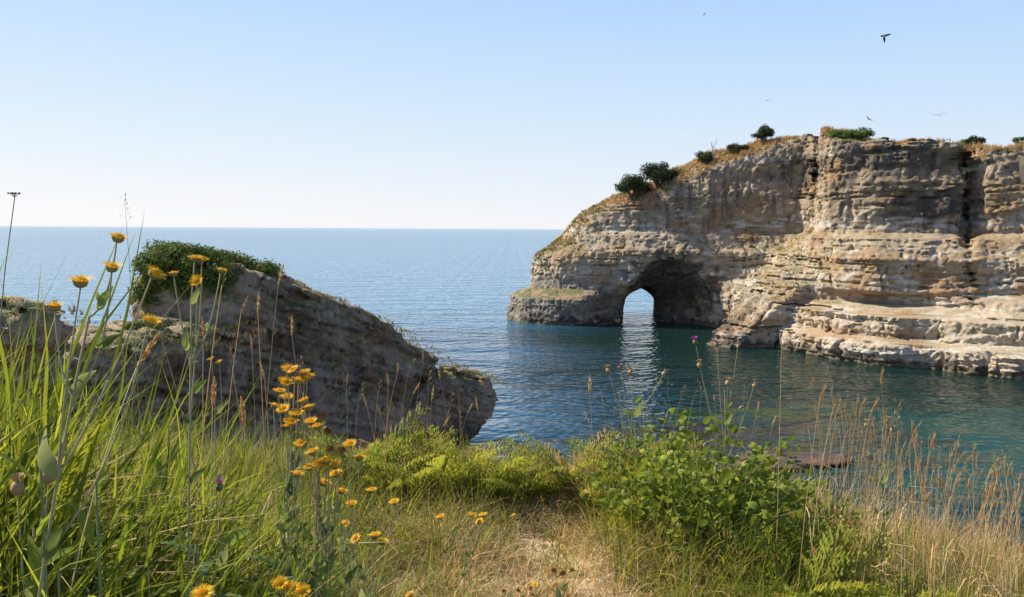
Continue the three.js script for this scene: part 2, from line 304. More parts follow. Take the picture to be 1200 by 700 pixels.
  const coarse = (x, y, z) => {
    const d = -z; let b = smax(side(x, y, d), y - top(x, d), .8 + .4 * smooth(12, 6, x));
    const rubble = (y - 12.6 + .84 * Math.hypot(x - 34.2, (d - 91.5) * .9)) * .74; if (x > 20 && x < 40) b = -smax(-b, -Math.max(rubble, b - 8, 84.5 - d + (x - 30) * .3), .7);
    const gully = Math.max(Math.abs(x - .5525 * d + .12 * (y - 12)) - .2 * (.6 + .8 * n3(2, y * .35, 4)), 5.4 - y, y - 19.5, d - 84); if (x > 38) b = smax(b, -gully, .3);
    const notch = Math.max(Math.abs(x - .366 * d - .02 * (y - 18)) - .15 * smooth(13, 17, y), 13 - y, d - 97, 88 - d); if (x > 28 && x < 38) b = smax(b, -notch, .3);
    return smax(b, -arch(x, y, d), .8);
  };
  const detail = (f, x, y, z) => {
    const d = -z, h = level(x, y, d), m = .5 + .5 * n3(x * .07 + 9, y * .1, d * .07), steep = smooth(-.9, 1.4, top(x, d) - y);
    const wallSmooth = smooth(20, 26, x) * smooth(34, 32, x) * smooth(10, 14, y), lobe = smooth(9, 5, x) * smooth(7, 4, y), patch = smooth(.3, .7, .5 + .5 * n3(x * .11 + 70, y * .16, d * .11));
    const keep = (1 - .75 * wallSmooth) * (1 - .5 * lobe);
    const massive = Math.max(smooth(27, 22, x), .8 * smooth(10.5, 12, y)), bd = beds.at(h), fb = fine.at(h);                       // the arch and the upper wall are thick beds cut by thin seams
    let r = (lerp(bd, Math.min(0, bd + .35), massive) * lerp(.16, .36, m) + lerp(fb, Math.min(0, fb + .3), massive) * lerp(.12, .24, patch)) * keep;
    const id = beds.id(h), s = x * .83 - d * .55 + .4 * n3(x * .3, y * .3, d * .3), w = 1.3 + 3.6 * hash(id, 3), c = Math.floor((s + hash(id) * 9) / w), q = (s + hash(id) * 9) / w - c, e = Math.min(q, 1 - q) * w;
    r += ((hash(id, c, 5) - .5) * .34 * lerp(.4, 1, patch) - .3 * Math.exp(-e * e / .012) * (hash(c, id, 8) > .55 ? patch : 0)) * keep;
    const n6 = n3(x * .6, y * .55, d * .6), n15 = n3(x * 1.5, y * 1.9, d * 1.5);
    r += .26 * n3(x * .2, y * .15, d * .2) + .13 * n6 + .1 * n15 + .07 * n3(x * 3.4, y * 4.2, d * 3.4) - .1 * Math.abs(n3(x * .9, y * 1.1, d * .9 + 40));
    const cr = n3(x * .55 + 60, y * .4, d * .55), cr2 = n3(x * 1.3, y * 1.1 + 20, d * 1.3); r -= .24 * Math.exp(-cr * cr / .004) + .1 * Math.exp(-cr2 * cr2 / .008);
    const fis = n3(x * .3 + 30, y * .05, d * .3); r -= .45 * Math.exp(-fis * fis / .0016) * smooth(.1, .6, n6 + .3);
    return f - r * lerp(.3, 1, steep);
  };
  cliffField = (x, y, z) => detail(coarse(x, y, z), x, y, z);
  // blocks of the ledge, parted by open joints; s runs along the foot of the cliff
  const alongOf = (x, d) => (x - 22) * .55 - (d - 97) * .835;
  const blocks = []; // [from s, to s, from y, to y, number, joint]
  const row1 = [2.2, 14, 22.7, 30.5, 33.9, 39, 44], row2 = [12.5, 20.2, 29.4, 36, 42];
  for (let k = 0; k + 1 < row1.length; k++) blocks.push([row1[k], row1[k + 1], -6, 2.05, k, k >= 2 ? .2 : .08]);
  for (let k = 0; k + 1 < row2.length; k++) blocks.push([row2[k], row2[k + 1], 2.1, 4.4, k + 20, .08]);
  const shared = (x, y, d) => [alongOf(x, d) + .5 * n3(x * .2, y * .25, d * .2) + .12 * n3(x * .8, y * .8, d * .8), .16 * n3(x * .4, 3, d * .4), y < 2.1 ? levels[0].f(x, d) : levels[1].f(x, d)];
  const inBlock = (sh, y, [s0, s1, y0, y1, k], grow) => { const s = sh[0] + .14 * (y - 1) * (hash(k, 2) - .5); return Math.max(s0 - s, s - s1, y0 - y, y - y1 - sh[1], -2.4 - sh[2]) + grow; };
  const inner = (f, x, y, z) => {
    let g = detail(f, x, y, z);
    if (y < 5 && x > 21 && z > -98 && g < .6) { const sh = shared(x, y, -z); if (sh[2] > -3) for (const b of blocks) { const q = inBlock(sh, y, b, -.03); if (q < .3) g = smax(g, -q, .12); } }
    return g;
  };
  const P = { tan: [.42, .305, .185], pale: [.56, .46, .33], white: [.68, .63, .54], grey: [.27, .235, .2], dark: [.05, .042, .038], ochre: [.37, .205, .085], soil: [.33, .23, .12], moss: [.12, .13, .03], algae: [.05, .045, .035] };
  const paint = (x, y, z, out, o, up) => {
    const d = -z, h = level(x, y, d), id = beds.id(h), c = [0, 0, 0], a = .5 + .5 * n3(x * .12, y * .2, d * .12), b = .5 + .5 * n3(x * .5, y * .9, d * .5), f = .5 + .5 * n3(x * 2.3, y * 3.4, d * 2.3), g = .5 + .5 * n3(x * 5.5, y * 7, d * 5.5);
    mix3(c, P.tan, 1); mix3(c, P.pale, .75 * smooth(.35, .8, a * .6 + hash(id, 4) * .6)); mix3(c, P.grey, .55 * smooth(.45, .85, b * .6 + hash(id, 9) * .4));
    mix3(c, [.25, .18, .115], .55 * smooth(9, 13, y + 1.2 * n3(x * .2, 7, d * .2)) * smooth(.25, .6, b + .2 * a)); const lower = smooth(6.2, 4.4, y) * smooth(22, 25, x); mix3(c, P.pale, .65 * lower); mix3(c, P.white, .35 * lower * smooth(.4, .7, b));
    // white crusts, ochre washes and black stains with some painted shade, each with a ragged outline
    mix3(c, P.white, .75 * smooth(.66, .8, hash(id, 11) * .62 + .36 * n3(x * .4, y * 2.2, d * .4) + .2 * f));
    mix3(c, P.ochre, .6 * smooth(.58, .8, .5 + .5 * n3(x * .16 + 50, y * .25, d * .16) + .2 * (f - .5)));
    const drip = .5 + .5 * n3(x * .95, y * .09, d * .95) + .18 * (g - .5);
    mix3(c, P.dark, .5 * smooth(.66, .84, drip) * smooth(6, 12, y));
    const stainAndShade = Math.max(smooth(1.25, .35, Math.hypot((x - 40.8) / 4.4, (y - 14.6) / 2.0) + .55 * n3(x * .5, y * 1.1, d * .5)), .8 * smooth(1.2, .4, Math.hypot((x - 38) / 7.5, (y - 19.4) / 2.4) + .6 * n3(x * .6, y * .5, d * .6)), .95 * smooth(1.15, .55, Math.hypot((x - 19.5) / 6.2, (y - 4.5) / 5.6) + .35 * n3(x * .5, y * .7, d * .5)), .75 * smooth(1.1, .5, Math.hypot((x - 12) / 4.5, (y - 2.4) / 3.4) + .4 * n3(x * .5, y * .7, d * .5)));  // patches round the arch paint the hollow's shade as well as its stains
    mix3(c, P.dark, stainAndShade * (.72 + .28 * f));
    const lobe = smooth(12, 7, x) * smooth(6.5, 4.5, y); mix3(c, P.grey, .8 * lobe); mix3(c, P.dark, .45 * lobe * smooth(.45, .65, b));
    mix3(c, P.algae, .9 * smooth(1.0, .45, y + .6 * n3(x * .7, 2, d * .7) + .25 * (f - .5)));
    mix3(c, [.32, .24, .1], .8 * smooth(.16, .05, Math.abs(y - .16)) * f);
    // soil and low growth where ground lies on the rock
    const lie = smooth(.45, .75, up + .25 * (b - .5)) * smooth(1.4, 2.2, y);
    const grown = y > 4.7 && x > 27 && x < 33 ? .8 : x < 9 ? 1 : y > 16 ? 1 : .35;
    mix3(c, b > .52 ? P.soil : P.moss, .85 * lie * grown);
    const k = (.82 + .36 * g) * .92; out[o] = c[0] * k; out[o + 1] = c[1] * k; out[o + 2] = c[2] * k;
  };
  const uvOf = (x, y, z) => [x * .85 + z * .55, y + (x - z) * .05];
  const behind = (x, d) => d > (x < 10 ? 114 : x < 33 ? 110 - (x - 12) * .4 : 101 - (x - 33) * .9) + 1;
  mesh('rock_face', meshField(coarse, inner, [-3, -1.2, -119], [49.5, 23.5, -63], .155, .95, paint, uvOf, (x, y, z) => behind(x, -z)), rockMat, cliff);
  mesh('rear_rock_face', meshField(coarse, (f, x, y, z) => f - .26 * n3(x * .2, y * .15, -z * .2) * .6, [-3, -1.2, -126], [76, 24, -48], .5, 1.2, paint, uvOf, (x, y, z) => !behind(x, -z + 2) && x < 47), rockMat, cliff);
  for (const b of blocks) {
    const [s0, s1, y0, y1] = b, xa = [], da = []; for (const s of [s0, s1]) { xa.push(22 + s * .5, 22 + s * .55 + 4.5); da.push(97 - s * .84); }
    const g = meshField((x, y, z) => Math.max(coarse(x, y, z), inBlock([alongOf(x, -z), 0, levels[y < 2.1 ? 0 : 1].f(x, -z)], y, b, -.4)), (f, x, y, z) => smax(detail(f, x, y, z), inBlock(shared(x, y, -z), y, b, b[5]), .35), [Math.min(...xa) - 3, Math.max(y0, -1.2), -Math.max(...da) - 5], [Math.max(...xa) + 5, y1 + .7, -Math.min(...da) + 5], .13, 1.15, paint, uvOf);
    if (g.attributes.position.count > 200) mesh('ledge_block', g, rockMat, cliff);
  }
}

// ---------------------------------------------------------------- the headland on the near side of the bay
let headTop;
{
  const outline = plan([[-11.2, 27], [-10.7, 30.5], [-9.2, 34.3], [-7.1, 37.9], [-4.7, 41], [-2.2, 43.3], [-1.15, 44.5], [-.95, 45.7], [-1.7, 47.0], [-4.5, 46.4], [-8, 43.2], [-11.5, 39.8], [-14.4, 36.4], [-14.9, 34.2], [-14.5, 32.4], [-15.4, 31], [-17.5, 27], [-17.5, 19], [-15, 12], [-9.4, 11.5], [-8.2, 13.4], [-8.3, 15.2], [-10, 17], [-11.6, 23]]);
  const crest = [[-30, 9.9], [-3.2, 9.4], [0, 11.0], [2.2, 10.6], [4.4, 9.95], [8, 8.55], [11.4, 6.9], [14.2, 5.2], [15.4, 4.6], [17.2, 4.0], [18.2, 3.4], [20, 2.6]];
  const shoulder = [[10, 11.0], [14, 10.75], [15.4, 10.4], [17, 9.5], [19, 8.9], [23, 8.7], [28, 8.5], [31.4, 8.6], [32.2, 10.9], [34, 11.1]];
  const look = (t, v) => { let k = 0; while (k < t.length - 2 && v > t[k + 1][0]) k++; return lerp(t[k][1], t[k + 1][1], clamp((v - t[k][0]) / (t[k + 1][0] - t[k][0]))); };
  // s runs along the fin from its landward end to the tip
  const sOf = (x, d) => (x + 13.6) * .70 + (d - 32.6) * .714, across = (x, d) => (x + 13.6) * .714 - (d - 32.6) * .70;
  headTop = (x, d) => { const s = sOf(x, d); const a = look(crest, s) - .07 * Math.max(0, across(x, d)), b = look(shoulder, d); return lerp(b, a, smooth(31.4, 32.5, d + .45 * n2(x * .7, d * .2) - .25 * Math.max(0, x + 12.4))) + .1 * n2(x * .5, d * .5); };
  const beds = bedding(21, -20, 40, .12, .8);
  const bed = (x, y, d) => y + .36 * sOf(x, d) + .3 * n3(x * .12, y * .1, d * .12);
  const rough = (x, y, z) => {
    const d = -z, s = sOf(x, d), under = Math.min(1.3, .42 * ((y - 2.7) / 1.3) ** 2) * smooth(12.5, 16, s), batter = -.16 * Math.max(0, 5 - y) * smooth(15, 8, s);
    return smax(outline(x, d) + under + batter, y - headTop(x, d), .9);
  };
  const detail = (f, x, y, z) => {
    const d = -z;
    const h = bed(x, y, d), id = beds.id(h), s = sOf(x, d), w = 1.1 + 1.5 * hash(id, 7), c = Math.floor((s + hash(id) * 5) / w), q = (s + hash(id) * 5) / w - c, e = Math.min(q, 1 - q) * w;
    let r = beds.at(h) * .17 + (hash(id, c) - .5) * .2 - .1 * Math.exp(-e * e / .006) * (hash(c, id, 3) > .5 ? 1 : 0);
    const cr = n3(x * .5 + 60, y * .7, d * .5), cr2 = n3(x * 1.4, y * 1.8 + 20, d * 1.4); r -= .26 * Math.exp(-cr * cr / .003) + .11 * Math.exp(-cr2 * cr2 / .006);
    r += .3 * n3(x * .26, y * .26, d * .26) + .16 * n3(x * .8, y * .7, d * .8) + .09 * n3(x * 2, y * 2, d * 2) + .045 * n3(x * 4.6, y * 4.6, d * 4.6);
    r -= .4 * smooth(.35, .75, n3(x * .3 + 12, y * .34, d * .3)) * smooth(26, 32, d) * smooth(15, 13, s);                                       // hollows weathered out of the face
    return f - r * lerp(.3, 1, smooth(-.4, .5, headTop(x, d) - y));
  };
  const P = { tan: [.42, .28, .165], grey: [.34, .25, .175], pale: [.54, .41, .28], dark: [.06, .05, .045], rust: [.22, .115, .055], grass: [.27, .2, .07], green: [.11, .12, .03], soil: [.3, .22, .14] };
  const paint = (x, y, z, out, o, up) => {
    const d = -z, c = [0, 0, 0], a = .5 + .5 * n3(x * .2, y * .2, d * .2), b = .5 + .5 * n3(x * .7, y * .7, d * .7), f = .5 + .5 * n3(x * 2.6, y * 2.8, d * 2.6), g = .5 + .5 * n3(x * 7, y * 8, d * 7), id = beds.id(bed(x, y, d));
    mix3(c, P.grey, 1); mix3(c, P.tan, .8 * smooth(.35, .65, a * .75 + hash(id, 2) * .25)); mix3(c, P.pale, .5 * smooth(.55, .8, b * .7 + hash(id, 6) * .3)); mix3(c, P.rust, .7 * smooth(.56, .74, .5 + .5 * n3(x * .33 + 7, y * .4, d * .33) + .15 * (f - .5)));
    mix3(c, P.dark, .45 * smooth(.62, .78, .5 + .5 * n3(x * .4, y * .25 + 9, d * .4) + .2 * (f - .5)));
    mix3(c, P.dark, .85 * smooth(1.9, .9, y + .8 * n3(x * .5, 1, d * .5)));
    const lie = smooth(.35, .62, up + .3 * (b - .5)) * smooth(2.4, 3.4, y); mix3(c, b > .62 ? P.green : b > .35 ? P.grass : P.soil, .9 * lie);
    const k = .75 + .5 * g; out[o] = c[0] * k; out[o + 1] = c[1] * k; out[o + 2] = c[2] * k;
  };
  const head = thing('rocky_headland', 'shaded brown rock headland sloping down to a blunt overhanging tip in the sea', 'headland');
  const low = [-20, -1, -48.5], up = [-.2, 12.2, -11.5];
  const g = meshField(rough, detail, low, up, .11, .85, paint, (x, y, z) => [x * .7 - z * .7, y + .3 * x]);
  const bumpy = rockBump.clone(); bumpy.repeat.set(1 / 1.3, 1 / 1.1); bumpy.needsUpdate = true;
  mesh('rock_face', g, new THREE.MeshStandardMaterial({ vertexColors: true, roughness: .93, bumpMap: bumpy, bumpScale: .08, side: THREE.DoubleSide }), head);
}

// ---------------------------------------------------------------- low ledge at the water's edge below the slope
{
  const f0 = (x, y, z) => { const d = -z, u = (x - 14.2) * .95 + (d - 41.5) * .3, w = (d - 41.5) * .95 - (x - 14.2) * .3; return smax(Math.hypot(u / 3.6, w / 1.5) * 1.9 - 1.9, y - .3 - .1 * n2(x * .4, d * .4), .5); };
  const bed = bedding(31, -4, 6, .12, .4);
  const f = (b, x, y, z) => b - bed.at(y + .03 * x) * .3 - .3 * n3(x * .4, y * .4, z * .4) - .12 * n3(x * 1.4, y * 1.5, z * 1.4);
  const g = meshField(f0, f, [8, -1, -46], [21, 1.6, -37], .1, 1, (x, y, z, out, o) => { const k = .7 + .5 * n3(x * 2, y * 3, z * 2) * .5 + .1, q = smooth(.3, .6, .5 + .5 * n3(x * .6, 2, z * .6)); out[o] = lerp(.15, .09, q) * k; out[o + 1] = lerp(.085, .07, q) * k; out[o + 2] = lerp(.05, .055, q) * k; }, (x, y, z) => [x, z + y]);
  tag(mesh('shore_rock', g, rockMat), 'low flat dark brown rock shelf at the water edge below the grassy slope', 'rock');
}

// ---------------------------------------------------------------- the grassy cliff top the camera stands on
function ground(x, z) {
  const d = -z;
  const bank = .74 * smooth(.3, 1.25, -x - .02 * d) * lerp(1, .12, smooth(1.7, 4.2, d)) + .3 * smooth(.9, 3, -x) * lerp(1, .3, smooth(2, 4, d));
  let y = 10.44 + bank - .3 * Math.max(0, x - .8) - .02 * d + .05 * n2(x * .7, d * .7) + .018 * n2(x * 3.1, d * 3.1);
  const lip = 5.5 + .35 * n2(x * .5, 3) - .15 * smooth(0, -2, x) + .1 * smooth(1, 3, x), over = d - lip;
  if (over > 0) y -= .5 * over + .28 * over * over / (1 + .12 * over);
  const side = x - 4.6 - .25 * n2(d * .5, 8); if (side > 0) y -= .6 * side + .2 * side * side / (1 + .1 * side);
  return Math.max(y, -3);
}
// bare sandy path through the dry grass
function pathAt(x, z) { const d = -z, c = .34 - .13 * (d - 3.2) - .1 * (d - 3.2) ** 2 * .6; return smooth(.22, .05, Math.abs(x - c) + .16 * n2(x * 2.2, d * 2.2)) * smooth(4.75, 4.3, d); }
{
  const xs = [], ds = []; for (let x = -14; x <= 22; x += (x > -4 && x < 4.5) ? .06 : .35) xs.push(x);
  for (let d = -5; d <= 26; d += d < .5 ? .3 : d < 7.5 ? .06 : .4) ds.push(d);
  const B = new Builder(), R = rng(4);
  const soil = [.23, .155, .085], straw = [.36, .26, .13], sand = [.5, .365, .225], humus = [.11, .075, .04];
  ds.forEach((d) => xs.forEach((x) => {
    const z = -d, p = pathAt(x, z), a = .5 + .5 * n2(x * 1.3, d * 1.3), b = .5 + .5 * n2(x * 6, d * 6), c = [...soil];
    mix3(c, straw, .8 * smooth(.25, .7, a * .6 + b * .4)); mix3(c, humus, .75 * smooth(.2, .9, -x - .1)); mix3(c, sand, p * (.75 + .25 * b));
    const k = .85 + .3 * R(); B.vert(x, ground(x, z) + .012 * n2(x * 14, d * 14), z, c.map((q) => q * k));
  }));
  const W = xs.length; for (let j = 0; j + 1 < ds.length; j++) for (let i = 0; i + 1 < W; i++) B.quad(j * W + i, j * W + i + 1, (j + 1) * W + i + 1, (j + 1) * W + i);
  const g = B.build(), n = g.attributes.position.count, uv = new Float32Array(n * 2); for (let q = 0; q < n; q++) { uv[q * 2] = g.attributes.position.getX(q); uv[q * 2 + 1] = g.attributes.position.getZ(q); }
  g.setAttribute('uv', new THREE.BufferAttribute(uv, 2));
  const grit = grey(512, (u, v) => .5 + .2 * tile(u, v, 20, 2) + .2 * tile(u, v, 60, 6) + .15 * tile(u, v, 120, 4)); grit.repeat.set(1.4, 1.4);
  tag(mesh('ground', g, new THREE.MeshStandardMaterial({ vertexColors: true, roughness: .97, bumpMap: grit, bumpScale: .014, side: THREE.DoubleSide })), 'sloping ground of soil, straw and a bare sandy path on the cliff top', 'ground', null, 'structure');
}

// ---------------------------------------------------------------- shrubs, grass and birds on and round the rocks
function foliage(lumps, count, size, colors, r, droop = .2) { // leaves spread through a set of lumps [x, y, z, rx, ry, rz]
  const B = new Builder(), total = lumps.reduce((s, l) => s + l[3] * l[4] + l[3] * l[5], 0), n = V(0, 0, 0), s = V(0, 0, 0), t = V(0, 0, 0);
  for (const l of lumps) {
    const k = Math.round(count * (l[3] * l[4] + l[3] * l[5]) / total);
    for (let q = 0; q < k; q++) {
      const u = r() * 2 - 1, w = r() * TAU, e = Math.sqrt(1 - u * u), rad = Math.pow(r(), .42) * (1 + .22 * n3(Math.cos(w) * e * 2 + l[0], u * 2 + l[1], Math.sin(w) * e * 2 + l[2]));
      n.set(Math.cos(w) * e, u, Math.sin(w) * e);
      const p = V(l[0] + n.x * l[3] * rad, l[1] + n.y * l[4] * rad, l[2] + n.z * l[5] * rad);
      n.set(n.x + (r() - .5) * 1.6, n.y + (r() - .5) * 1.6 + .3, n.z + (r() - .5) * 1.6).normalize();
      s.set(r() - .5, r() - .5 - droop, r() - .5).cross(n).normalize(); t.crossVectors(n, s);
      const c = vary(r, colors[Math.floor(r() * colors.length)], .3), L = size * (.6 + .8 * r()), W = L * .42;
      const a = B.vert(p.x - t.x * L, p.y - t.y * L, p.z - t.z * L, c), b = B.vert(p.x + s.x * W, p.y + s.y * W, p.z + s.z * W, c), d = B.vert(p.x + t.x * L, p.y + t.y * L, p.z + t.z * L, c), f = B.vert(p.x - s.x * W, p.y - s.y * W, p.z - s.z * W, c);
      B.quad(a, b, d, f);
    }
  }
  return B.build();
}
const crownMat = leafy([1, 1, 1], .25, { vertexColors: true }), woodMat = std([1, 1, 1], { vertexColors: true });
const onCliff = (x, d, from = 26) => { let y = from; while (y > 0 && cliffField(x, y, -d) > 0) y -= .08; return y; };
function bush(name, label, category, group, pos, w, h, lumps, colors, seed, count, leaf, trunks = 3, bare = .25) {
  const r = rng(seed), o = thing(name, label, category, pos, group), B = new Builder(), list = [];
  for (let k = 0; k < lumps; k++) { const a = r() * TAU, q = Math.sqrt(r()) * .62; list.push([Math.cos(a) * q * w / 2 * 1.15, h * (bare + (1 - bare) * (.2 + .5 * r() * (1 - q * .6))), Math.sin(a) * q * w / 2, w * (.11 + .14 * r()), h * (.12 + .13 * r()) * (1 - bare * .4), w * (.11 + .14 * r())]); }
  for (let k = 0; k < trunks; k++) { const l = list[k % list.length], a = V((r() - .5) * w * .12, -.25, (r() - .5) * w * .12), m = V(l[0] * .5 + (r() - .5) * .2, l[1] * .5, l[2] * .5), e = V(l[0], l[1], l[2]); B.tube(bezier(a, m, e, 5), [.06, .055, .045, .035, .025, .012].map((q) => q * w / 2.4), vary(r, [.1, .075, .05], .2), 6); }
  mesh('trunk', B.build(), woodMat, o); mesh('crown', foliage(list, count, leaf, colors, r), crownMat, o);
  return o;
}
const dark = [[.035, .055, .02], [.05, .07, .025], [.028, .042, .018]], olive = [[.1, .11, .035], [.08, .09, .03], [.14, .12, .05]], brown = [[.07, .06, .025], [.1, .075, .03], [.05, .055, .02]], fresh = [[.11, .17, .03], [.14, .2, .04], [.09, .14, .03]];
{
  const spot = (u, d) => { const x = at(u, 250, d).x; return [x, onCliff(x, d), -d]; };
  bush('cliff_tree', 'dark round-crowned little tree on the cliff slope above the arch, lower of the pair', 'tree', null, spot(743, 104), 5.2, 3.9, 26, dark, 1, 7000, .12, 9, .12);
  bush('cliff_tree', 'dark round-crowned little tree on the cliff slope above the arch, upper of the pair', 'tree', null, spot(773, 103.6), 5.8, 4.1, 28, dark, 2, 7500, .12, 9, .12);
  bush('cliff_shrub', 'olive green shrub beside the bare dead branch on the cliff top', 'shrub', null, spot(825, 101.5), 2.6, 2.4, 14, olive, 3, 3000, .11, 3, .1);
  bush('cliff_shrub', 'low dome of dark brownish green shrub on the orange grass of the cliff top', 'shrub', null, spot(862, 100.5), 2.8, 1.8, 16, brown, 4, 3000, .1, 3, 0);
  bush('cliff_tree', 'small dark tree with thin open base standing at the edge of the cliff top', 'tree', null, spot(893, 99.5), 3.2, 2.7, 20, dark, 5, 4000, .11, 9, .12);
  bush('cliff_shrub', 'bright green mat of shrub on the corner of the buttress', 'shrub', null, spot(980, 86.8), 3.4, 1.7, 14, fresh, 6, 3000, .1, 2, 0);
  bush('cliff_shrub', 'green cushion shrub against the bright mat on the buttress corner', 'shrub', null, spot(1004, 85.8), 3.2, 1.6, 14, [[.08, .13, .025], [.1, .14, .03]], 7, 2400, .1, 2, 0);
  bush('cliff_shrub', 'small dark shrub above the deep vertical crack', 'shrub', null, spot(1134, 82.5), 2.6, 1.5, 6, dark, 8, 1800, .1, 2, 0);
  bush('cliff_shrub', 'small green shrub on the cliff top past the deep crack', 'shrub', null, spot(1196, 80), 2.2, 1.3, 6, fresh, 9, 1600, .1, 2, 0);
  bush('cliff_shrub', 'tiny dark bush in the dry grass of the buttress top', 'shrub', null, spot(1035, 84), .9, .7, 4, dark, 10, 500, .08, 2, 0);
  bush('cliff_shrub', 'low brown dry bush on the buttress top', 'shrub', null, spot(1070, 82.5), 1.9, .8, 5, [[.22, .13, .06], [.16, .11, .05]], 11, 1200, .08, 2, 0);

  const r = rng(40), p = spot(836, 100.5), B = new Builder();
  const limb = (a, dir, len, rad, depth) => { const e = a.clone().addScaledVector(dir, len), m = a.clone().lerp(e, .5).add(V((r() - .5) * .12 * len, 0, (r() - .5) * .12 * len)); B.tube(bezier(a, m, e, 4), [1, .85, .7, .55, .4].map((q) => q * rad), [.3, .24, .19], 5); if (depth) for (let k = 0; k < 2; k++) limb(a.clone().lerp(e, .45 + .4 * r()), V(dir.x + (r() - .5) * 1.1, dir.y * .9 + .2, dir.z + (r() - .5) * 1.1).normalize(), len * .55, rad * .5, depth - 1); };
  limb(V(0, -.3, 0), V(-.18, 1, 0).normalize(), 2.9, .06, 2);
  const dead = thing('dead_branch', 'bare pale dead branch sticking up from the orange grass on the cliff top', 'branch', p); mesh('branch', B.build(), woodMat, dead);

  // dry grass along the cliff top and scrubby growth on its slopes
  const tuft = (n, len, wide, c, seed) => { const q = rng(seed), T = new Builder(); for (let k = 0; k < n; k++) { const a = q() * TAU, lean = .15 + q() * .7, L = len * (.5 + .6 * q()), b = V((q() - .5) * .2, -.03, (q() - .5) * .2), pts = []; for (let s = 0; s <= 3; s++) { const t = s / 3; pts.push(V(b.x + Math.cos(a) * lean * L * t * t, b.y + L * t * (1 - .25 * lean * t), b.z + Math.sin(a) * lean * L * t * t)); } T.strip(pts, [wide, wide * .9, wide * .6, 0], V(-Math.sin(a + .6), 0, Math.cos(a + .6)), vary(q, c, .3)); } return T.build(); };
  const m4 = new THREE.Matrix4(), qq = new THREE.Quaternion(), col = new THREE.Color();
  const scatter = (name, label, geo, spots) => { const I = new THREE.InstancedMesh(geo, crownMat, spots.length); spots.forEach(([x, y, z, s, c], k) => { qq.setFromAxisAngle(V(0, 1, 0), r() * TAU); I.setMatrixAt(k, m4.compose(V(x, y, z), qq, V(s, s, s))); I.setColorAt(k, col.setRGB(...c)); }); I.name = numbered(name); I.castShadow = I.receiveShadow = true; scene.add(I); tag(I, label, 'grass', null, 'stuff'); };
  const list = [];
  for (let k = 0; k < 6500; k++) {
    const x = 3 + 45 * r(), f = x < 33 ? 108 - (x - 6) * .42 : 90 - (x - 33) * .85, d = f + (r() - .25) * 6, y = onCliff(x, d, 24); if (y < 8 && x > 12) continue; if (y < 4) continue;
    const slope = Math.abs(onCliff(x, d + .35, 24) - y) + Math.abs(onCliff(x + .35, d, 24) - y); if (slope > (x < 8 ? 1.7 : .85)) continue;
    const g = x < 12 ? .6 + .4 * n2(x * .4, d * .4) : n2(x * .3, d * .3) > .55 ? .7 : 0, k2 = .7 + .6 * r(); list.push([x, y, -d, (.35 + .65 * r()) * (x < 20 ? .75 : .9), [lerp(.5, .17, g) * k2, lerp(.31, .18, g) * k2, lerp(.13, .05, g) * k2]]);
  }
  scatter('dry_cliff_grass', 'dry orange grass along the top edge of the cliff', tuft(22, .75, .012, [1, 1, 1], 50), list);
  const low = [];
  for (let k = 0; k < 900; k++) { const x = 23.5 + 11.5 * r(), d = 98 - 14 * r(), y = onCliff(x, d, 13); if (y < 2.3 || y > 12) continue; if (n2(x * .5, d * .5) < .1) continue; const g = r() < .5, k2 = .7 + .6 * r(); low.push([x, y, -d, .3 + .45 * r(), g ? [.13 * k2, .17 * k2, .05 * k2] : [.42 * k2, .29 * k2, .14 * k2]]); }
  scatter('ledge_growth', 'sparse low plants on the rubble slope and ledge of the cliff', tuft(26, .42, .016, [1, 1, 1], 51), low);
  const fin = [];
  for (let k = 0; k < 5200; k++) { const x = -15 + 14.6 * r(), d = 31 + 16 * r(), y = headTop(x, d); const w = (x + 13.6) * .714 - (d - 32.6) * .70; if (w < -2.4 || w > 1.35 || y < 3.3) continue; if (n2(x * .6, d * .6) < -.55) continue; const g = clamp(.35 + .6 * n2(x * .35, d * .35)), k2 = .7 + .6 * r(); fin.push([x, y - .06, -d, .12 + .2 * r(), [lerp(.45, .22, g) * k2, lerp(.32, .22, g) * k2, lerp(.13, .06, g) * k2]]); }
  for (let k = 0; k < 1500; k++) { const x = -17 + 9 * r(), d = 13 + 18 * r(), y = headTop(x, d), g = clamp(.5 + .6 * n2(x * .35, d * .35)), k2 = .6 + .6 * r(); if (n2(x * .5 + 9, d * .5) < 0) continue; fin.push([x, y - .1, -d, .12 + .18 * r(), [lerp(.4, .2, g) * k2, lerp(.28, .2, g) * k2, lerp(.13, .06, g) * k2]]); }
  scatter('headland_grass', 'short yellow grass along the crest of the headland', tuft(24, .8, .012, [1, 1, 1], 52), fin);

  // evergreen mat over the landward end of the headland
  const R = rng(60), lumps = [];
  for (let k = 0; k < 46; k++) { const s = R(), x = -14.5 + 4.4 * s, d = 32.5 + s * 2.2 + (R() - .5) * 2.4, y = headTop(x, d); lumps.push([x, y + .05 + .25 * (1 - s) * R(), -d, .42 + .3 * R(), .26 + .16 * R(), .42 + .3 * R()]); }
  for (let k = 0; k < 48; k++) { const s = Math.pow(R(), 1.5), x = -14.3 + 3.4 * s, d = 31.75 + .5 * s - .3 * R(); lumps.push([x, 8.95 + (2.0 - .5 * s) * R(), -d, .36 + .25 * R(), .3 + .2 * R(), .34 + .2 * R()]); }
  const o = thing('evergreen_mat_shrub', 'spreading evergreen shrub draped over the landward top of the rocky headland', 'shrub'), S = new Builder();
  for (let k = 0; k < 14; k++) { const l = lumps[k * 4], e = V(l[0], l[1], l[2]); S.tube(bezier(V(-13.4 + R(), headTop(-13, 33.4) - .2, -33.4), V(e.x, e.y + .3, e.z - .3), e, 5), [.06, .05, .04, .035, .025, .015], [.1, .075, .05], 5); }
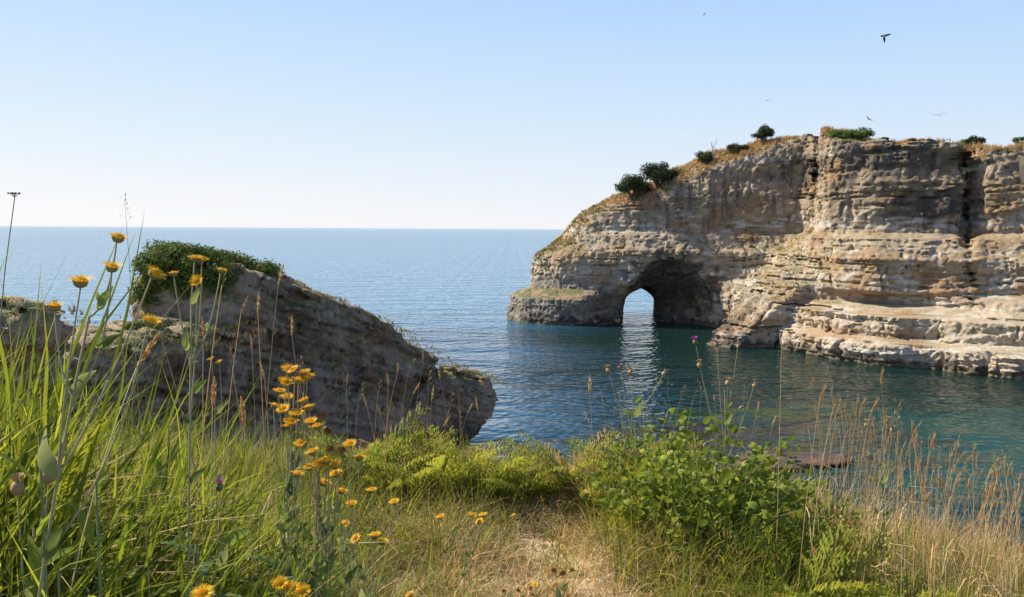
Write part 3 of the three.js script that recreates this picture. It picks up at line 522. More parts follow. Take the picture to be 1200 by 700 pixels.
  mesh('stem', S.build(), woodMat, o); mesh('foliage', foliage(lumps, 26000, .068, [[.1, .15, .025], [.14, .19, .03], [.07, .11, .02], [.16, .16, .04]], R), crownMat, o);
  const o2 = thing('low_shrub', 'small green cushion shrub on the flat shoulder of rock left of the headland', 'shrub', [-12.4, headTop(-12.4, 27.5), -27.5]);
  mesh('foliage', foliage([[0, .1, 0, .5, .3, .4], [.4, .05, .1, .4, .25, .35], [-.4, .05, -.1, .35, .22, .35]], 3000, .05, [[.1, .15, .03], [.08, .12, .025]], R), crownMat, o2);
}

// birds
{
  const black = std([.012, .012, .014], { roughness: .6 }), pale = std([.5, .5, .52]), dusk = std([.16, .16, .17]);
  const wing = (span, chord, rise, sweep) => { const B = new Builder(), pts = [], half = []; for (let k = 0; k <= 8; k++) { const t = k / 8; pts.push(V(t * span, rise * Math.sin(t * 2.2) , -sweep * Math.max(0, t - .45))); half.push(k === 8 ? 0 : chord * (.5 - .3 * t * t)); } B.strip(pts, half, V(0, 0, 1), [1, 1, 1], .12, V(0, 1, 0)); const g = B.build(); const h = g.clone(); h.translate(0, -.012, 0); return mergeGeometries([g, h]); };
  const bodyOf = (len, girth, neck) => { const pr = [[0, -.5], [.05, -.46], [.1, -.38], [.62, -.2], [1, .02], [.85, .2], [.45, .3], [.3, .3 + neck * .5], [.32, .36 + neck], [.2, .44 + neck], [.06, .48 + neck], [0, .56 + neck]].map(([r, y]) => new THREE.Vector2(r * girth, y * len)); return new THREE.LatheGeometry(pr, 10); };
  function bird(name, label, category, pos, len, span, turn, mat, opts = {}) {
    const o = thing(name, label, category, pos.toArray(), opts.group), body = mesh('body', bodyOf(len, opts.girth ?? len * .14, opts.neck ?? .1), mat, o); body.rotation.x = -Math.PI / 2;
    if (!opts.perched) for (const s of [-1, 1]) { const w = mesh('wing', wing(((s < 0 ? opts.spanL : opts.spanR) ?? span) / 2, opts.chord ?? span * .14, (s < 0 ? opts.riseL : opts.riseR) ?? span * .08, span * .1), mat, o); if (s < 0) w.scale.x = -1; w.position.set(s * len * .06, .02, -len * (opts.shoulder ?? .05)); }
    o.rotation.set(...turn); return o;
  }
  bird('black_seabird', 'black long-bodied seabird flying high in the clear sky above the cliff', 'bird', at(1036.5, 46, 70), .8, 1.25, [1.5, .1, .04], black, { riseL: -.1, riseR: .12, spanL: .42, spanR: 1.0, neck: 0, girth: .1, chord: .17, shoulder: .36 });
  bird('gull', 'pale gull gliding over the bright green mat on the cliff top', 'bird', at(1019, 140, 95), .5, 1.3, [.2, .5, -.45], dusk);
  bird('gull', 'pale gull gliding above the small dark shrub by the deep crack', 'bird', at(1101, 135, 95), .5, 1.4, [.1, -.4, .1], dusk);
  bird('gull', 'distant gull gliding above the small dark tree with thin open base', 'bird', at(900, 118, 140), .5, 1.4, [.1, .2, .05], dusk);
  bird('gull', 'faint distant bird alone near the top of the sky', 'bird', at(825.5, 17, 190), .7, 1.1, [.9, .5, .9], dusk);
  const x = at(1126, 150, 83).x, p = V(x, onCliff(x, 83) + .3, -83), o = bird('perched_bird', 'black bird perched on the cliff edge beside the small dark shrub', 'bird', p, .55, 0, [-.9, .9, 0], black, { perched: true, girth: .1 });
  const L = new Builder(); L.tube([V(.03, -.02, 0), V(.03, -.12, .28)], [.012, .012], [1, 1, 1], 5); L.tube([V(-.03, -.02, 0), V(-.03, -.12, .28)], [.012, .012], [1, 1, 1], 5); mesh('legs', L.build(), black, o);
}

// ---------------------------------------------------------------- plants of the cliff top in front
const bladeMat = leafy([1, 1, 1], .58, { vertexColors: true, roughness: .95 }), strawMat = leafy([1, 1, 1], .3, { vertexColors: true, roughness: .95 }), stemMat = std([1, 1, 1], { vertexColors: true, roughness: .75 });
const G = { lush: [.17, .205, .016], lime: [.35, .36, .026], deep: [.05, .09, .016], olive: [.24, .22, .045], straw: [.55, .4, .19], gold: [.54, .33, .12], rust: [.33, .18, .075], pale: [.66, .54, .34], stem: [.17, .2, .07], dull: [.24, .2, .1] };
const pick = (r, ...c) => c[Math.floor(r() * c.length)];

// -- grass, too many blades to count: tufts set out by how thickly they grow
{
  const tuft = (n, len, wide, spread, lean, colors, seed, fold = 0, segs = 5) => {
    const q = rng(seed), T = new Builder();
    for (let k = 0; k < n; k++) {
      const a = q() * TAU, l = lean * (.25 + 1.1 * q()), L = len * (.45 + .65 * q()), b = V((q() - .5) * spread, -.02, (q() - .5) * spread), pts = [], half = [], droop = q() * .5 * lean, tw = a + Math.PI / 2 + (q() - .5) * 1.6;
      for (let s = 0; s <= segs; s++) { const t = s / segs; pts.push(V(b.x + Math.cos(a) * l * L * t * t, b.y + L * (t - droop * t * t * t) * (1 - .28 * l * t), b.z + Math.sin(a) * l * L * t * t)); half.push(s === segs ? 0 : wide * (.7 + .5 * q()) * (1 - Math.pow(t, 2.2)) * (.75 + .5 * Math.sin(t * 2.6))); }
      T.strip(pts, half, V(Math.cos(tw), 0, Math.sin(tw)), vary(q, pick(q, ...colors), .28), fold, V(Math.cos(a), .5, Math.sin(a)).normalize());
    }
    return T.build();
  };
  const r = rng(300), m4 = new THREE.Matrix4(), qq = new THREE.Quaternion(), q2 = new THREE.Quaternion(), col = new THREE.Color();
  function sow(name, label, geos, mat, count, box, thick, scale) { // thick(x, d): 0..1, scale(x, d): size
    const lists = geos.map(() => []);
    for (let k = 0; k < count; k++) { const x = lerp(box[0], box[1], r()), d = lerp(box[2], box[3], r()); if (r() > thick(x, d)) continue; lists[Math.floor(r() * geos.length)].push([x, d]); }
    geos.forEach((g, j) => {
      const L = lists[j]; if (!L.length) return; const I = new THREE.InstancedMesh(g, mat, L.length);
      L.forEach(([x, d], k) => {
        const s = scale(x, d) * (.75 + .5 * r()), e = .15, sx = (ground(x + e, -d) - ground(x - e, -d)) / (2 * e), sz = (ground(x, -d + e) - ground(x, -d - e)) / (2 * e);
        qq.setFromUnitVectors(V(0, 1, 0), V(-sx * .4 + .05, 1, -sz * .4).normalize()); q2.setFromAxisAngle(V(0, 1, 0), r() * TAU); qq.multiply(q2);
        I.setMatrixAt(k, m4.compose(V(x, ground(x, -d), -d), qq, V(s, s * (.85 + .3 * r()), s))); const t = .75 + .5 * r(); I.setColorAt(k, col.setRGB(t, t, t));           // every tuft a little lighter or darker than the next, by chance
      });
      I.name = numbered(name); I.castShadow = I.receiveShadow = true; scene.add(I); tag(I, label, 'grass', null, 'stuff');
    });
  }
  const bankEdge = (x, d) => smooth(-.15, -.75, x + .16 * (d - 1.6) + .15 * n2(x * 1.3, d * 1.3));          // lush ground of the left bank
  const rim = (x, d) => smooth(6.9, 6.3, d), clear = (x, d) => 1 - .8 * pathAt(x, -d);
  sow('tall_green_grass', 'tall lush green grass on the bank left of the path', [tuft(13, .6, .0034, .1, .42, [G.lush, G.lush, G.lime, G.deep], 1, .3), tuft(12, .68, .0038, .1, .3, [G.lush, G.lime, G.lush], 2, .35), tuft(12, .5, .003, .12, .75, [G.lush, G.lime, G.deep, G.straw], 3), tuft(8, .66, .0046, .12, .28, [G.lime, G.lush, G.olive], 16, .35, 7), tuft(9, .6, .0042, .12, .34, [G.lime, G.lush, G.lime], 14, .35, 7), tuft(8, .5, .0046, .14, .6, [G.lime, G.straw, G.olive, G.deep], 15, .4, 7)], bladeMat, 3400, [-3.2, .1, 1.15, 5.4],
    (x, d) => bankEdge(x, d) * lerp(1, .55, smooth(2, 4.5, d)), (x, d) => lerp(1.15, .55, smooth(1.5, 3.4, d)) * lerp(.6, 1, smooth(-.3, -.9, x)));
  sow('bank_straw', 'dry and bent straw mixed into the green grass of the bank', [tuft(9, .6, .002, .12, .6, [G.straw, G.pale, G.olive], 17), tuft(8, .5, .0024, .14, 1.1, [G.straw, G.dull, G.rust], 18)], strawMat, 1500, [-3.2, .1, .95, 5.4],
    (x, d) => bankEdge(x, d) * (.25 + .75 * smooth(1.5, 3.2, d)) * (.6 + .4 * n2(x * 2, d * 2)), (x, d) => lerp(1, .6, smooth(1.2, 3.6, d)));
  sow('green_undergrowth', 'short fine green grass under the taller plants', [tuft(24, .2, .0018, .13, .9, [G.deep, G.lush, G.olive], 4), tuft(26, .26, .002, .14, .8, [G.lush, G.olive, G.lime], 5)], bladeMat, 9000, [-3.2, 3.8, .95, 6.6],
    (x, d) => clear(x, d) * rim(x, d) * Math.max(.75 * bankEdge(x, d), .9 * smooth(.45, .75, x) * smooth(3.2, 1.8, x * .9), .22), () => 1);
  sow('yellow_green_grass', 'long fine yellow green grass round the leafy bush and ferns', [tuft(20, .42, .0019, .1, .7, [G.olive, G.lime, G.straw], 6), tuft(18, .5, .002, .1, .55, [G.olive, G.lime, G.lush], 7), tuft(16, .36, .002, .12, 1, [G.olive, G.straw, G.lime], 8)], bladeMat, 5200, [-1.8, 3.8, 2.2, 6.6],
    (x, d) => clear(x, d) * rim(x, d) * Math.max(.95 * smooth(.4, .62, x - .02 * (d - 3)) * smooth(4, 2.6, x), .5 * smooth(4.45, 4.9, d) * smooth(1.4, .8, x), .38 * smooth(.05, -.5, x) * smooth(2.4, 3.2, d)), (x, d) => lerp(.75, .9, smooth(3, 4.4, d)) * lerp(1, .68, smooth(4.4, 4.9, d) * smooth(1.2, .7, x)) * (1 + .35 * smooth(.75, .35, Math.hypot(x - .9, (d - 3.9) * .8))));
  sow('dry_grass', 'short dry straw coloured grass beside the sandy path', [tuft(18, .16, .0014, .12, 1.1, [G.straw, G.pale, G.dull], 9), tuft(16, .24, .0014, .12, .9, [G.straw, G.gold, G.pale, G.olive], 10)], strawMat, 11000, [-2.4, 2.2, 1.9, 6.4],
    (x, d) => rim(x, d) * clear(x, d) * (1 - .8 * bankEdge(x, d)) * (.55 + .4 * n2(x * 1.6, d * 1.6)), () => 1);
  sow('golden_grass', 'tall golden dry grass on the slope down to the bay', [tuft(15, .52, .0015, .1, .45, [G.gold, G.straw, G.rust], 11), tuft(13, .6, .0014, .1, .35, [G.gold, G.straw, G.pale], 12), tuft(16, .4, .0015, .12, .7, [G.gold, G.rust, G.straw], 13)], strawMat, 6500, [-2, 5, 2.6, 7],
    (x, d) => rim(x, d) * Math.max(.95 * smooth(1.25, 1.9, x + .25 * (d - 4.6)) * smooth(3.0, 3.8, d), .14 * smooth(4.7, 5.3, d), .07), (x, d) => lerp(.62, .85, smooth(4, 5.4, d)) * lerp(.7, 1, smooth(1, 1.8, x)));

  // fallen straw on the ground
  const S = new Builder(), q = rng(310);
  for (let k = 0; k < 5200; k++) {
    const x = lerp(-1.6, 2.2, q()), d = lerp(2.4, 5.4, q()); if (q() < .35 * pathAt(x, -d)) continue; const a = q() * TAU, L = .03 + .1 * q(), y = ground(x, -d) + .006 + .02 * q(), t = (q() - .4) * .35;
    const p = V(x, y, -d), e = V(x + Math.cos(a) * L, ground(x + Math.cos(a) * L, -d + Math.sin(a) * L) + .008 + t * L, -d + Math.sin(a) * L); S.strip([p, p.clone().lerp(e, .5).add(V(0, .01 * q(), 0)), e], [.0011, .0013, .0006], V(-Math.sin(a), .2, Math.cos(a)), vary(q, pick(q, G.straw, G.pale, G.dull, G.gold), .25));
  }
  tag(mesh('fallen_straw', S.build(), strawMat), 'fallen straw lying on the ground round the path', 'straw', null, 'stuff');
}

// -- single stalks with their seed heads
const stalkHeads = {
  spike(q, c) { const B = new Builder(); for (let k = 0; k < 26; k++) { const t = k / 25, a = k * 2.4, w = .0042 * Math.sin(Math.PI * (.12 + .84 * t)), p = V(Math.cos(a) * w * .5, t * .06, Math.sin(a) * w * .5); B.strip([p, V(Math.cos(a) * w * 1.2, p.y + .006, Math.sin(a) * w * 1.2), V(Math.cos(a) * w * 1.35, p.y + .011, Math.sin(a) * w * 1.35)], [.0015, .0017, 0], V(-Math.sin(a), 0, Math.cos(a)), vary(q, c, .25)); } B.tube([V(0, 0, 0), V(0, .03, 0), V(0, .06, 0)], [.0012, .0032, .0008], c, 6); return B.build(); },
  oat(q, c) { const B = new Builder(); for (let k = 0; k < 9; k++) { const t = k / 8, a = k * 2.1 + q(), out = .016 * (1 - t * .6), p = V(0, t * .07, 0), e = V(Math.cos(a) * out, p.y + .014, Math.sin(a) * out), f = V(e.x * 1.3, e.y + .013 - .006 * (1 - t), e.z * 1.3); B.strip([p, e], [.0003, .0003], V(-Math.sin(a), 0, Math.cos(a)), c); B.strip([e, e.clone().lerp(f, .5), f], [.0006, .0018, 0], V(-Math.sin(a), .2, Math.cos(a)), vary(q, c, .25)); } B.strip([V(0, 0, 0), V(0, .07, 0)], [.0005, .0003], V(1, 0, 0), c); return B.build(); },
  wheat(q, c) { const B = new Builder(); for (let k = 0; k < 14; k++) { const t = k / 13, a = k * Math.PI + (q() - .5) * .9, w = .0042 * (1 - .55 * t), p = V(Math.cos(a) * .001, t * .05, Math.sin(a) * .001), m = V(Math.cos(a) * w, p.y + .007, Math.sin(a) * w), e = V(Math.cos(a) * w * 1.2, p.y + .015, Math.sin(a) * w * 1.2), h = V(Math.cos(a) * w * 2.2, p.y + .04, Math.sin(a) * w * 2.2); B.strip([p, m, e, h], [.0008, .0022, .0008, .0001], V(-Math.sin(a), 0, Math.cos(a)), vary(q, c, .22)); B.strip([p, m, e], [.0006, .0018, 0], V(Math.cos(a), 0, Math.sin(a)), vary(q, c, .22)); } return B.build(); },
};
const headGeo = {}; for (const [kind, make] of Object.entries(stalkHeads)) headGeo[kind] = [0, 1, 2].map((k) => make(rng(500 + k), [G.straw, G.gold, [.38, .25, .12]][k]));
const nod = (o, dir) => o.quaternion.setFromUnitVectors(V(0, 1, 0), dir.clone().normalize());
let stalkSeed = 900;
// tip in space, the root below it leaning back against the wind
function stalk(tip, kind, label, group, o = {}) {
  const r = rng(stalkSeed++), lean = o.lean ?? (r() - .5) * .5, leanZ = (r() - .5) * .3, x = tip.x - lean * (o.reach ?? .5), z = Math.min(tip.z + leanZ * .4, -.9), y = ground(x, z), h = tip.y - y;
  const t = thing('dry_grass_stalk', label, 'grass stalk', [x, y, z], group), B = new Builder(), e = V(tip.x - x, h, tip.z - z), m = V(e.x * (.15 + .2 * r()), h * .62, e.z * .3), c = vary(r, o.color ?? pick(r, G.straw, G.gold, G.dull, [.34, .22, .11]), .2);
  const pts = bezier(V(0, -.03, 0), m, e, 9), w = (o.thick ?? .0014) * (.8 + .4 * r()); B.tube(pts, pts.map((_, k) => w * (1.25 - .7 * k / 9)), c, 5);
  if (r() < .6) { const k = 2 + Math.floor(r() * 3), p = pts[k], a = r() * TAU, L = .12 + .14 * r(); B.strip([p, V(p.x + Math.cos(a) * L * .35, p.y + L * .55, p.z + Math.sin(a) * L * .35), V(p.x + Math.cos(a) * L * .8, p.y + L * .62, p.z + Math.sin(a) * L * .8), V(p.x + Math.cos(a) * L * 1.1, p.y + L * .35, p.z + Math.sin(a) * L * 1.1)], [.0012, .0022, .0016, 0], V(-Math.sin(a), 0, Math.cos(a)), c); }
  mesh('stem', B.build(), stemMat, t);
  const hd = mesh('seed_head', headGeo[kind][Math.floor(r() * 3)], strawMat, t), s = (o.size ?? 1) * (.85 + .35 * r()); hd.scale.set(s * (o.fat ?? 1), s, s * (o.fat ?? 1)); hd.position.copy(e);
  const dir = e.clone().sub(pts[7]).normalize().add(V((r() - .5) * .5, -.1, (r() - .5) * .3)); nod(hd, dir);
  return t;
}
{
  const near = 'dry grass stalks in front of the headland', mid = 'dry grass stalks in front of the headland tip', bay = 'dry stalks above the leafy bush', right = 'awned grass stalks on the slope to the bay';
  const L1 = 'thin dry grass stalk with narrow seed head rising before the shaded headland face', L2 = 'reddish dry grass stalk with seed head rising before the blunt headland tip', L3 = 'thin dry stalk standing above the leafy bush against the bay', L4 = 'golden grass stalk with awned ear on the slope against the bay';
  for (const [u, v, d, k, s] of [[326, 334, 1.9, 'spike', .8], [342, 394, 2.1, 'spike', .7], [282, 368, 1.9, 'spike', .6], [302, 368, 2.2, 'spike', .8], [260, 334, 1.8, 'oat', .4], [310, 444, 2.2, 'spike', .8], [238, 396, 2.1, 'spike', .8], [406, 454, 2.8, 'spike', .8], [420, 470, 3, 'oat', .8], [218, 420, 2, 'oat', .8], [190, 400, 1.9, 'oat', .7], [352, 450, 2.6, 'oat', .9], [272, 430, 2.3, 'oat', .8], [295, 410, 2.4, 'spike', .7]]) stalk(at(u, v, d), k, L1, near, { size: s });
  for (const [u, v] of [[496, 424], [478, 438], [466, 438], [516, 446], [538, 464], [560, 482], [548, 484], [455, 452], [442, 470], [506, 470], [484, 462], [527, 478], [430, 478], [571, 500], [519, 500], [461, 486], [490, 486], [540, 498], [502, 452], [448, 492]]) stalk(at(u, v, 4.7 + .5 * hash(u, v)), hash(v, u) < .65 ? 'spike' : 'oat', L2, mid, { color: pick(rng(u), G.rust, [.36, .2, .09], G.gold), size: 1.15 });
  for (const [u, v] of [[768, 452], [782, 456], [753, 470], [742, 462], [726, 470], [706, 476], [691, 500], [670, 520], [797, 470], [812, 468], [822, 462], [838, 472], [872, 470], [888, 482], [905, 500], [760, 486], [780, 492], [718, 492], [652, 530], [632, 520], [615, 546], [733, 500], [850, 488]]) stalk(at(u, v, 4.5 + .6 * hash(u, v)), hash(v, u) < .4 ? 'spike' : 'oat', L3, bay, { size: .9 });
  const r = rng(77);
  for (let k = 0; k < 190; k++) { const u = 945 + 255 * Math.pow(r(), .85), line = lerp(448, 556, clamp((u - 940) / 260)), v = line + 95 * Math.pow(r(), 1.25) + 10; stalk(at(u, v, 3.3 + 1.9 * r()), r() < .72 ? 'wheat' : 'oat', L4, right, { size: 1.15, fat: .72, color: pick(r, G.gold, G.straw, [.36, .22, .1]), lean: -.3 + .66 * r() }); }
  stalk(at(916, 404, 3.6), 'spike', 'very tall straight dry stalk with long ear rising past the pale ledge', null, { size: .9, lean: .02, thick: .0015 });
  stalk(at(949, 432, 3.8), 'spike', 'tall dry stalk leaning in front of the teal water', null, { size: .8, lean: -.3, thick: .0013 });
  stalk(at(1033, 452, 4), 'wheat', 'tall straw coloured stalk with ear standing out above the golden grass', null, { size: 1.1, lean: -.16, thick: .0013 });
  stalk(at(691, 462, 4.4), 'spike', 'fat upright seed spike alone before the rippled blue bay', null, { size: 1.5, fat: 1.3, lean: -.08, thick: .0016 });
  stalk(at(249, 476, 2), 'spike', 'fat pale seed spike beside the pair of small yellow flowers', null, { size: 1.2, fat: 1.3, color: G.pale });
  stalk(at(286, 500, 2.1), 'spike', 'fat pale seed spike low before the headland rock', null, { size: 1.1, fat: 1.3, color: G.pale });
  stalk(at(148, 262, 1.25), 'oat', 'hair thin grass stalk crossing the horizon beside the big yellow flower', null, { size: .5, lean: -.1, thick: .0006, color: G.dull });
  stalk(at(160, 430, 1.3), 'spike', 'arching pale grass ear bent over sideways in the green bank', null, { size: .9, lean: .45, color: G.pale });
  // umbel on a tall thin stem at the edge of the bank
  const tip = at(17, 231, 1.3), x = tip.x - .03, z = tip.z + .02, y = ground(x, z), t = thing('dried_umbel', 'tall thin stem with small dried dark umbel rising across the horizon', 'plant', [x, y, z]), B = new Builder(), H = new Builder();
  B.tube(bezier(V(0, -.03, 0), V(-.06, (tip.y - y) * .6, 0), V(tip.x - x, tip.y - y, tip.z - z), 9), Array.from({ length: 10 }, (_, k) => .0016 - .00009 * k), [.2, .17, .11], 5); mesh('stem', B.build(), stemMat, t);
  for (let k = 0; k < 11; k++) { const a = k * 2.4, q = .0022 * Math.sqrt(k), e = V(Math.cos(a) * q * 1.4, .006, Math.sin(a) * q); H.tube([V(0, 0, 0), e], [.0004, .0003], [.12, .1, .07], 4); H.blob(e, .0019, .0015, .0019, [.09, .07, .05], 5, 4); }
  mesh('umbel', H.build(), stemMat, t).position.set(tip.x - x, tip.y - y, tip.z - z);
}

// -- yellow daisies
const leafShape = (q, len, wide, curl, c, wavy = 0) => { const B = new Builder(), pts = [], half = []; for (let s = 0; s <= 7; s++) { const t = s / 7; pts.push(V(wavy * Math.sin(t * 9) * len * .02, len * (t - .12 * t * t), -curl * len * t * t)); half.push(s === 7 ? 0 : wide * Math.pow(Math.sin(Math.PI * Math.pow(t * .94 + .05, .75)), .9)); } B.strip(pts, half, V(1, 0, 0), vary(q, c, .15), .35, V(0, -.2, -1)); return B.build(); };
const daisyLeaf = [0, 1, 2, 3].map((k) => leafShape(rng(600 + k), 1, .13 + .02 * k, .25 + .2 * k, [[.15, .2, .045], [.2, .27, .05], [.13, .18, .05], [.24, .26, .08]][k], 1));
const petalMat = leafy([1, 1, 1], .5, { vertexColors: true, roughness: .6 }), discMat = std([1, 1, 1], { vertexColors: true, roughness: .9 });
const daisies = [0, 1, 2, 3].map((k) => { // radius 1
  const q = rng(620 + k), P = new Builder(), D = new Builder(), C = new Builder(), old = k === 3;
  for (let j = 0; j < (old ? 26 : 58); j++) {
    const a = j / (old ? 26 : 58) * TAU + (q() - .5) * .1, L = .44 + .16 * q(), up = old ? -.25 - .3 * q() : .5 - .62 * q() + (k === 1 ? .2 : 0), row = j % 2 * .04, c = vary(q, old ? pick(q, [.42, .2, .03], [.34, .15, .03]) : pick(q, [.9, .56, .008], [.86, .5, .006], [.92, .62, .012]), .12), dx = Math.cos(a), dz = Math.sin(a);
    P.strip([V(dx * .42, .12 + row, dz * .42), V(dx * (.42 + L * .55), .13 + row + up * L * .7, dz * (.42 + L * .55)), V(dx * (.42 + L), .13 + row + up * L, dz * (.42 + L))], [.032, .042, .022], V(-dz, 0, dx), c);
  }
  for (let j = 0; j < 90; j++) { const t = Math.sqrt((j + .5) / 90), a = j * 2.39996, w = t * .5, y = .12 + .26 * (1 - t * t), c = vary(q, old ? pick(q, [.16, .075, .02], [.24, .11, .02]) : pick(q, [.8, .42, .008], [.84, .46, .008], [.7, .32, .006]), .2); D.blob(V(Math.cos(a) * w, y, Math.sin(a) * w), .045, .07, .045, c, 5, 3); }
  D.blob(V(0, .06, 0), .5, .26, .5, old ? [.2, .1, .02] : [.6, .3, .01], 14, 5);
  const prof = [[.1, -.42], [.3, -.36], [.44, -.2], [.5, 0], [.5, .12]], rows = prof.map(([w, y]) => Array.from({ length: 16 }, (_, i) => C.vert(Math.cos(i / 16 * TAU) * w * (1 + .06 * (i % 2)), y, Math.sin(i / 16 * TAU) * w * (1 + .06 * (i % 2)), [.19, .19, .07]))); for (let j = 0; j + 1 < rows.length; j++) for (let i = 0; i < 16; i++) C.quad(rows[j][i], rows[j][(i + 1) % 16], rows[j + 1][(i + 1) % 16], rows[j + 1][i]);
  for (let j = 0; j < 34; j++) { const a = j * 2.4, t = (j % 5) / 5, w = .3 + .2 * t, y = -.34 + .42 * t; C.strip([V(Math.cos(a) * w, y, Math.sin(a) * w), V(Math.cos(a) * (w + .1), y + .12, Math.sin(a) * (w + .1)), V(Math.cos(a) * (w + .13), y + .24, Math.sin(a) * (w + .13))], [.04, .03, 0], V(-Math.sin(a), 0, Math.cos(a)), vary(q, [.2, .21, .08], .2)); }
  return { petals: P.build(), disc: D.build(), cup: C.build() };
});
let daisySeed = 40;
function daisy(label, rootOff, heads, group, o = {}) { // heads: [u, v, distance, kind, face to x, face to z]
  const r = rng(daisySeed++), tips = heads.map((h) => at(h[0], h[1], h[2])), mid = tips.reduce((s, p) => s.add(p), V(0, 0, 0)).multiplyScalar(1 / tips.length), low = Math.min(...tips.map((p) => p.y));
  const x = mid.x + rootOff[0], z = mid.z + rootOff[1], y = ground(x, z), t = thing('yellow_daisy_plant', label, 'flower', [x, y, z], group), S = new Builder(), root = V(x, y, z);
  const c = vary(r, o.stem ?? [.27, .25, .13], .12), w = o.thick ?? .0024, fork = o.via ? at(...o.via) : V(lerp(x, mid.x, .8), Math.max(y + (low - y) * (o.fork ?? .84), y + .05), lerp(z, mid.z, .8)), trunk = bezier(V(0, -.03, 0), V((fork.x - x) * (.2 + .5 * r()) + (r() - .5) * .05, (fork.y - y) * .55, (fork.z - z) * .3), fork.clone().sub(root), 10);
  S.tube(trunk, trunk.map((_, k) => w * (1.3 - .04 * k)), c, 6);
  const along = (k) => trunk[Math.min(10, Math.max(0, Math.round(k)))], leaves = [];
  tips.forEach((p, k) => {
    const e = p.clone().sub(root), from = along(tips.length === 1 || k === 0 ? 10 : 10 - 3.4 * r()).clone(), f = V((heads[k][4] ?? (r() - .55) * 1.1), 1, heads[k][5] ?? -.15 + .65 * r()).normalize(), R = (o.size ?? .0195) * (.88 + .24 * r()), foot = e.clone().addScaledVector(f, -.42 * R), len = foot.distanceTo(from);
    const m = from.clone().lerp(foot, .55).add(V((r() - .5) * .03 + (foot.x - from.x) * .12, -.02 - .05 * len, (r() - .5) * .03)).addScaledVector(f, -.02), br = bezier(from, m, foot, 8); S.tube(br, br.map((_, i) => w * (.85 - .035 * i)), c, 6);
    const g = daisies[heads[k][3] ?? Math.floor(r() * 3)], cup = mesh('flower_head', g.cup, stemMat, t); cup.position.copy(e); cup.scale.setScalar(R); nod(cup, f); mesh('disc', g.disc, discMat, cup); mesh('petals', g.petals, petalMat, cup);
    for (let j = 0; j < 2; j++) if (r() < (o.leafy ?? .6)) leaves.push([br[2 + Math.floor(r() * 3)], .02 + .025 * r()]);
  });
  const n = o.leaves ?? 20; for (let k = 0; k < n; k++) leaves.push([along(1 + 9 * k / n), (o.leaf ?? .085) * (1.15 - .55 * k / n) * (.8 + .4 * r())]);
  leaves.forEach(([p, L], k) => { const a = k * 2.4 + r(), l = mesh('leaf', daisyLeaf[Math.floor(r() * 4)], bladeMat, t); l.position.copy(p); l.scale.setScalar(L); l.rotation.set(0, 0, 0); nod(l, V(Math.cos(a) * .9, .75 + .4 * r(), Math.sin(a) * .9)); });
  mesh('stem', S.build(), stemMat, t); return t;
}
daisy('large yellow daisy plant with woody branching stem in the green bank before the open sea', [-.19, .06], [[138, 279, 1.12, 0, .35, .05], [131, 314, 1.1, 1, .2, .12], [181, 321, 1.12, 0, .9, .1], [94, 331, 1.12, 1, .1, .1], [175, 377, 1.12, 1, .5, .1], [64, 360, 1.16, 1, .05, 0]], null, { via: [104, 372, 1.12], thick: .0019, leaves: 8, leaf: .09, size: .0165 });
daisy('slender yellow daisy plant whose flowers stand before the evergreen shrub', [-.04, .05], [[228, 303, 1.62, 2, .1, .1], [237, 304, 1.62, 0, .4, .1], [203, 321, 1.6, 0, -.1, 0], [259, 317, 1.62, 0, .3, 0], [230, 330, 1.6, 1, 0, 1.3]], null, { via: [224, 362, 1.6], size: .0145, thick: .0021, leaf: .05, leaves: 10 });
daisy('pair of small yellow daisies on one thin stem low before the headland', [0, .05], [[247, 421, 2.1, 0], [256, 425, 2.1, 2]], null, { size: .011, thick: .0014, leaves: 5 });
const clump = 'yellow daisies of the dense clump before the headland';
daisy('tallest yellow daisy plant of the clump before the headland, topped by close heads', [-.04, .06], [[344, 434, 2, 0], [356, 437, 2, 2], [360, 442, 2, 0], [337, 433, 2.02, 2], [327, 459, 1.98, 0], [350, 446, 1.98, 2], [334, 448, 2.02, 0]], clump, { thick: .002 });
daisy('fresh yellow daisy plant of the clump, its spread heads just under the tallest plant', [-.03, .08], [[336, 466, 2.05, 2], [322, 476, 2.05, 0], [332, 480, 2, 2], [362, 478, 1.95, 0], [347, 486, 1.95, 1], [356, 470, 1.98, 2], [341, 494, 1.98, 0]], clump, { thick: .002 });
daisy('daisy plant of the clump with two faded orange heads beside two fresh ones', [.0, .1], [[364, 495, 1.9, 1], [378, 487, 1.95, 3, .2, .3], [384, 506, 1.95, 3, .4, .3], [372, 500, 1.92, 0]], clump, { thick: .0022 });
daisy('daisy plant of the clump with crowded fresh and faded heads at middle height', [-.02, .1], [[366, 530, 1.9, 0], [392, 546, 1.95, 2], [386, 526, 1.95, 3, .2, .3], [400, 527, 2, 3, .3, .3], [383, 540, 1.9, 0], [375, 545, 1.9, 2]], clump, { thick: .002 });
daisy('daisy plant of the clump leaning out towards the dry grass', [.02, .06], [[410, 521, 2.1, 2], [379, 566, 2, 0], [421, 537, 2.1, 0], [393, 556, 2, 0], [400, 576, 2.1, 0]], clump, { thick: .0018 });
daisy('daisy plant of the clump with one brown spent head, against the green bank', [.02, .08], [[352, 520, 1.95, 0], [338, 500, 2, 2], [348, 556, 1.9, 2], [362, 548, 1.95, 0], [372, 584, 2, 3]], clump, { thick: .002 });
const path = 'yellow daisies in the dry grass';
daisy('yellow daisy plant with four spread heads in the dry grass', [.0, .05], [[435, 575, 2.35, 0], [462, 589, 2.4, 2], [412, 591, 2.3, 2], [404, 615, 2.3, 0]], path, { thick: .002, leaves: 10, leaf: .06 });
daisy('yellow daisy plant with three close heads in the dry grass by the clump', [-.02, .06], [[417, 632, 2.2, 0], [439, 628, 2.2, 2], [448, 636, 2.2, 1]], path, { thick: .002, leaves: 7 });
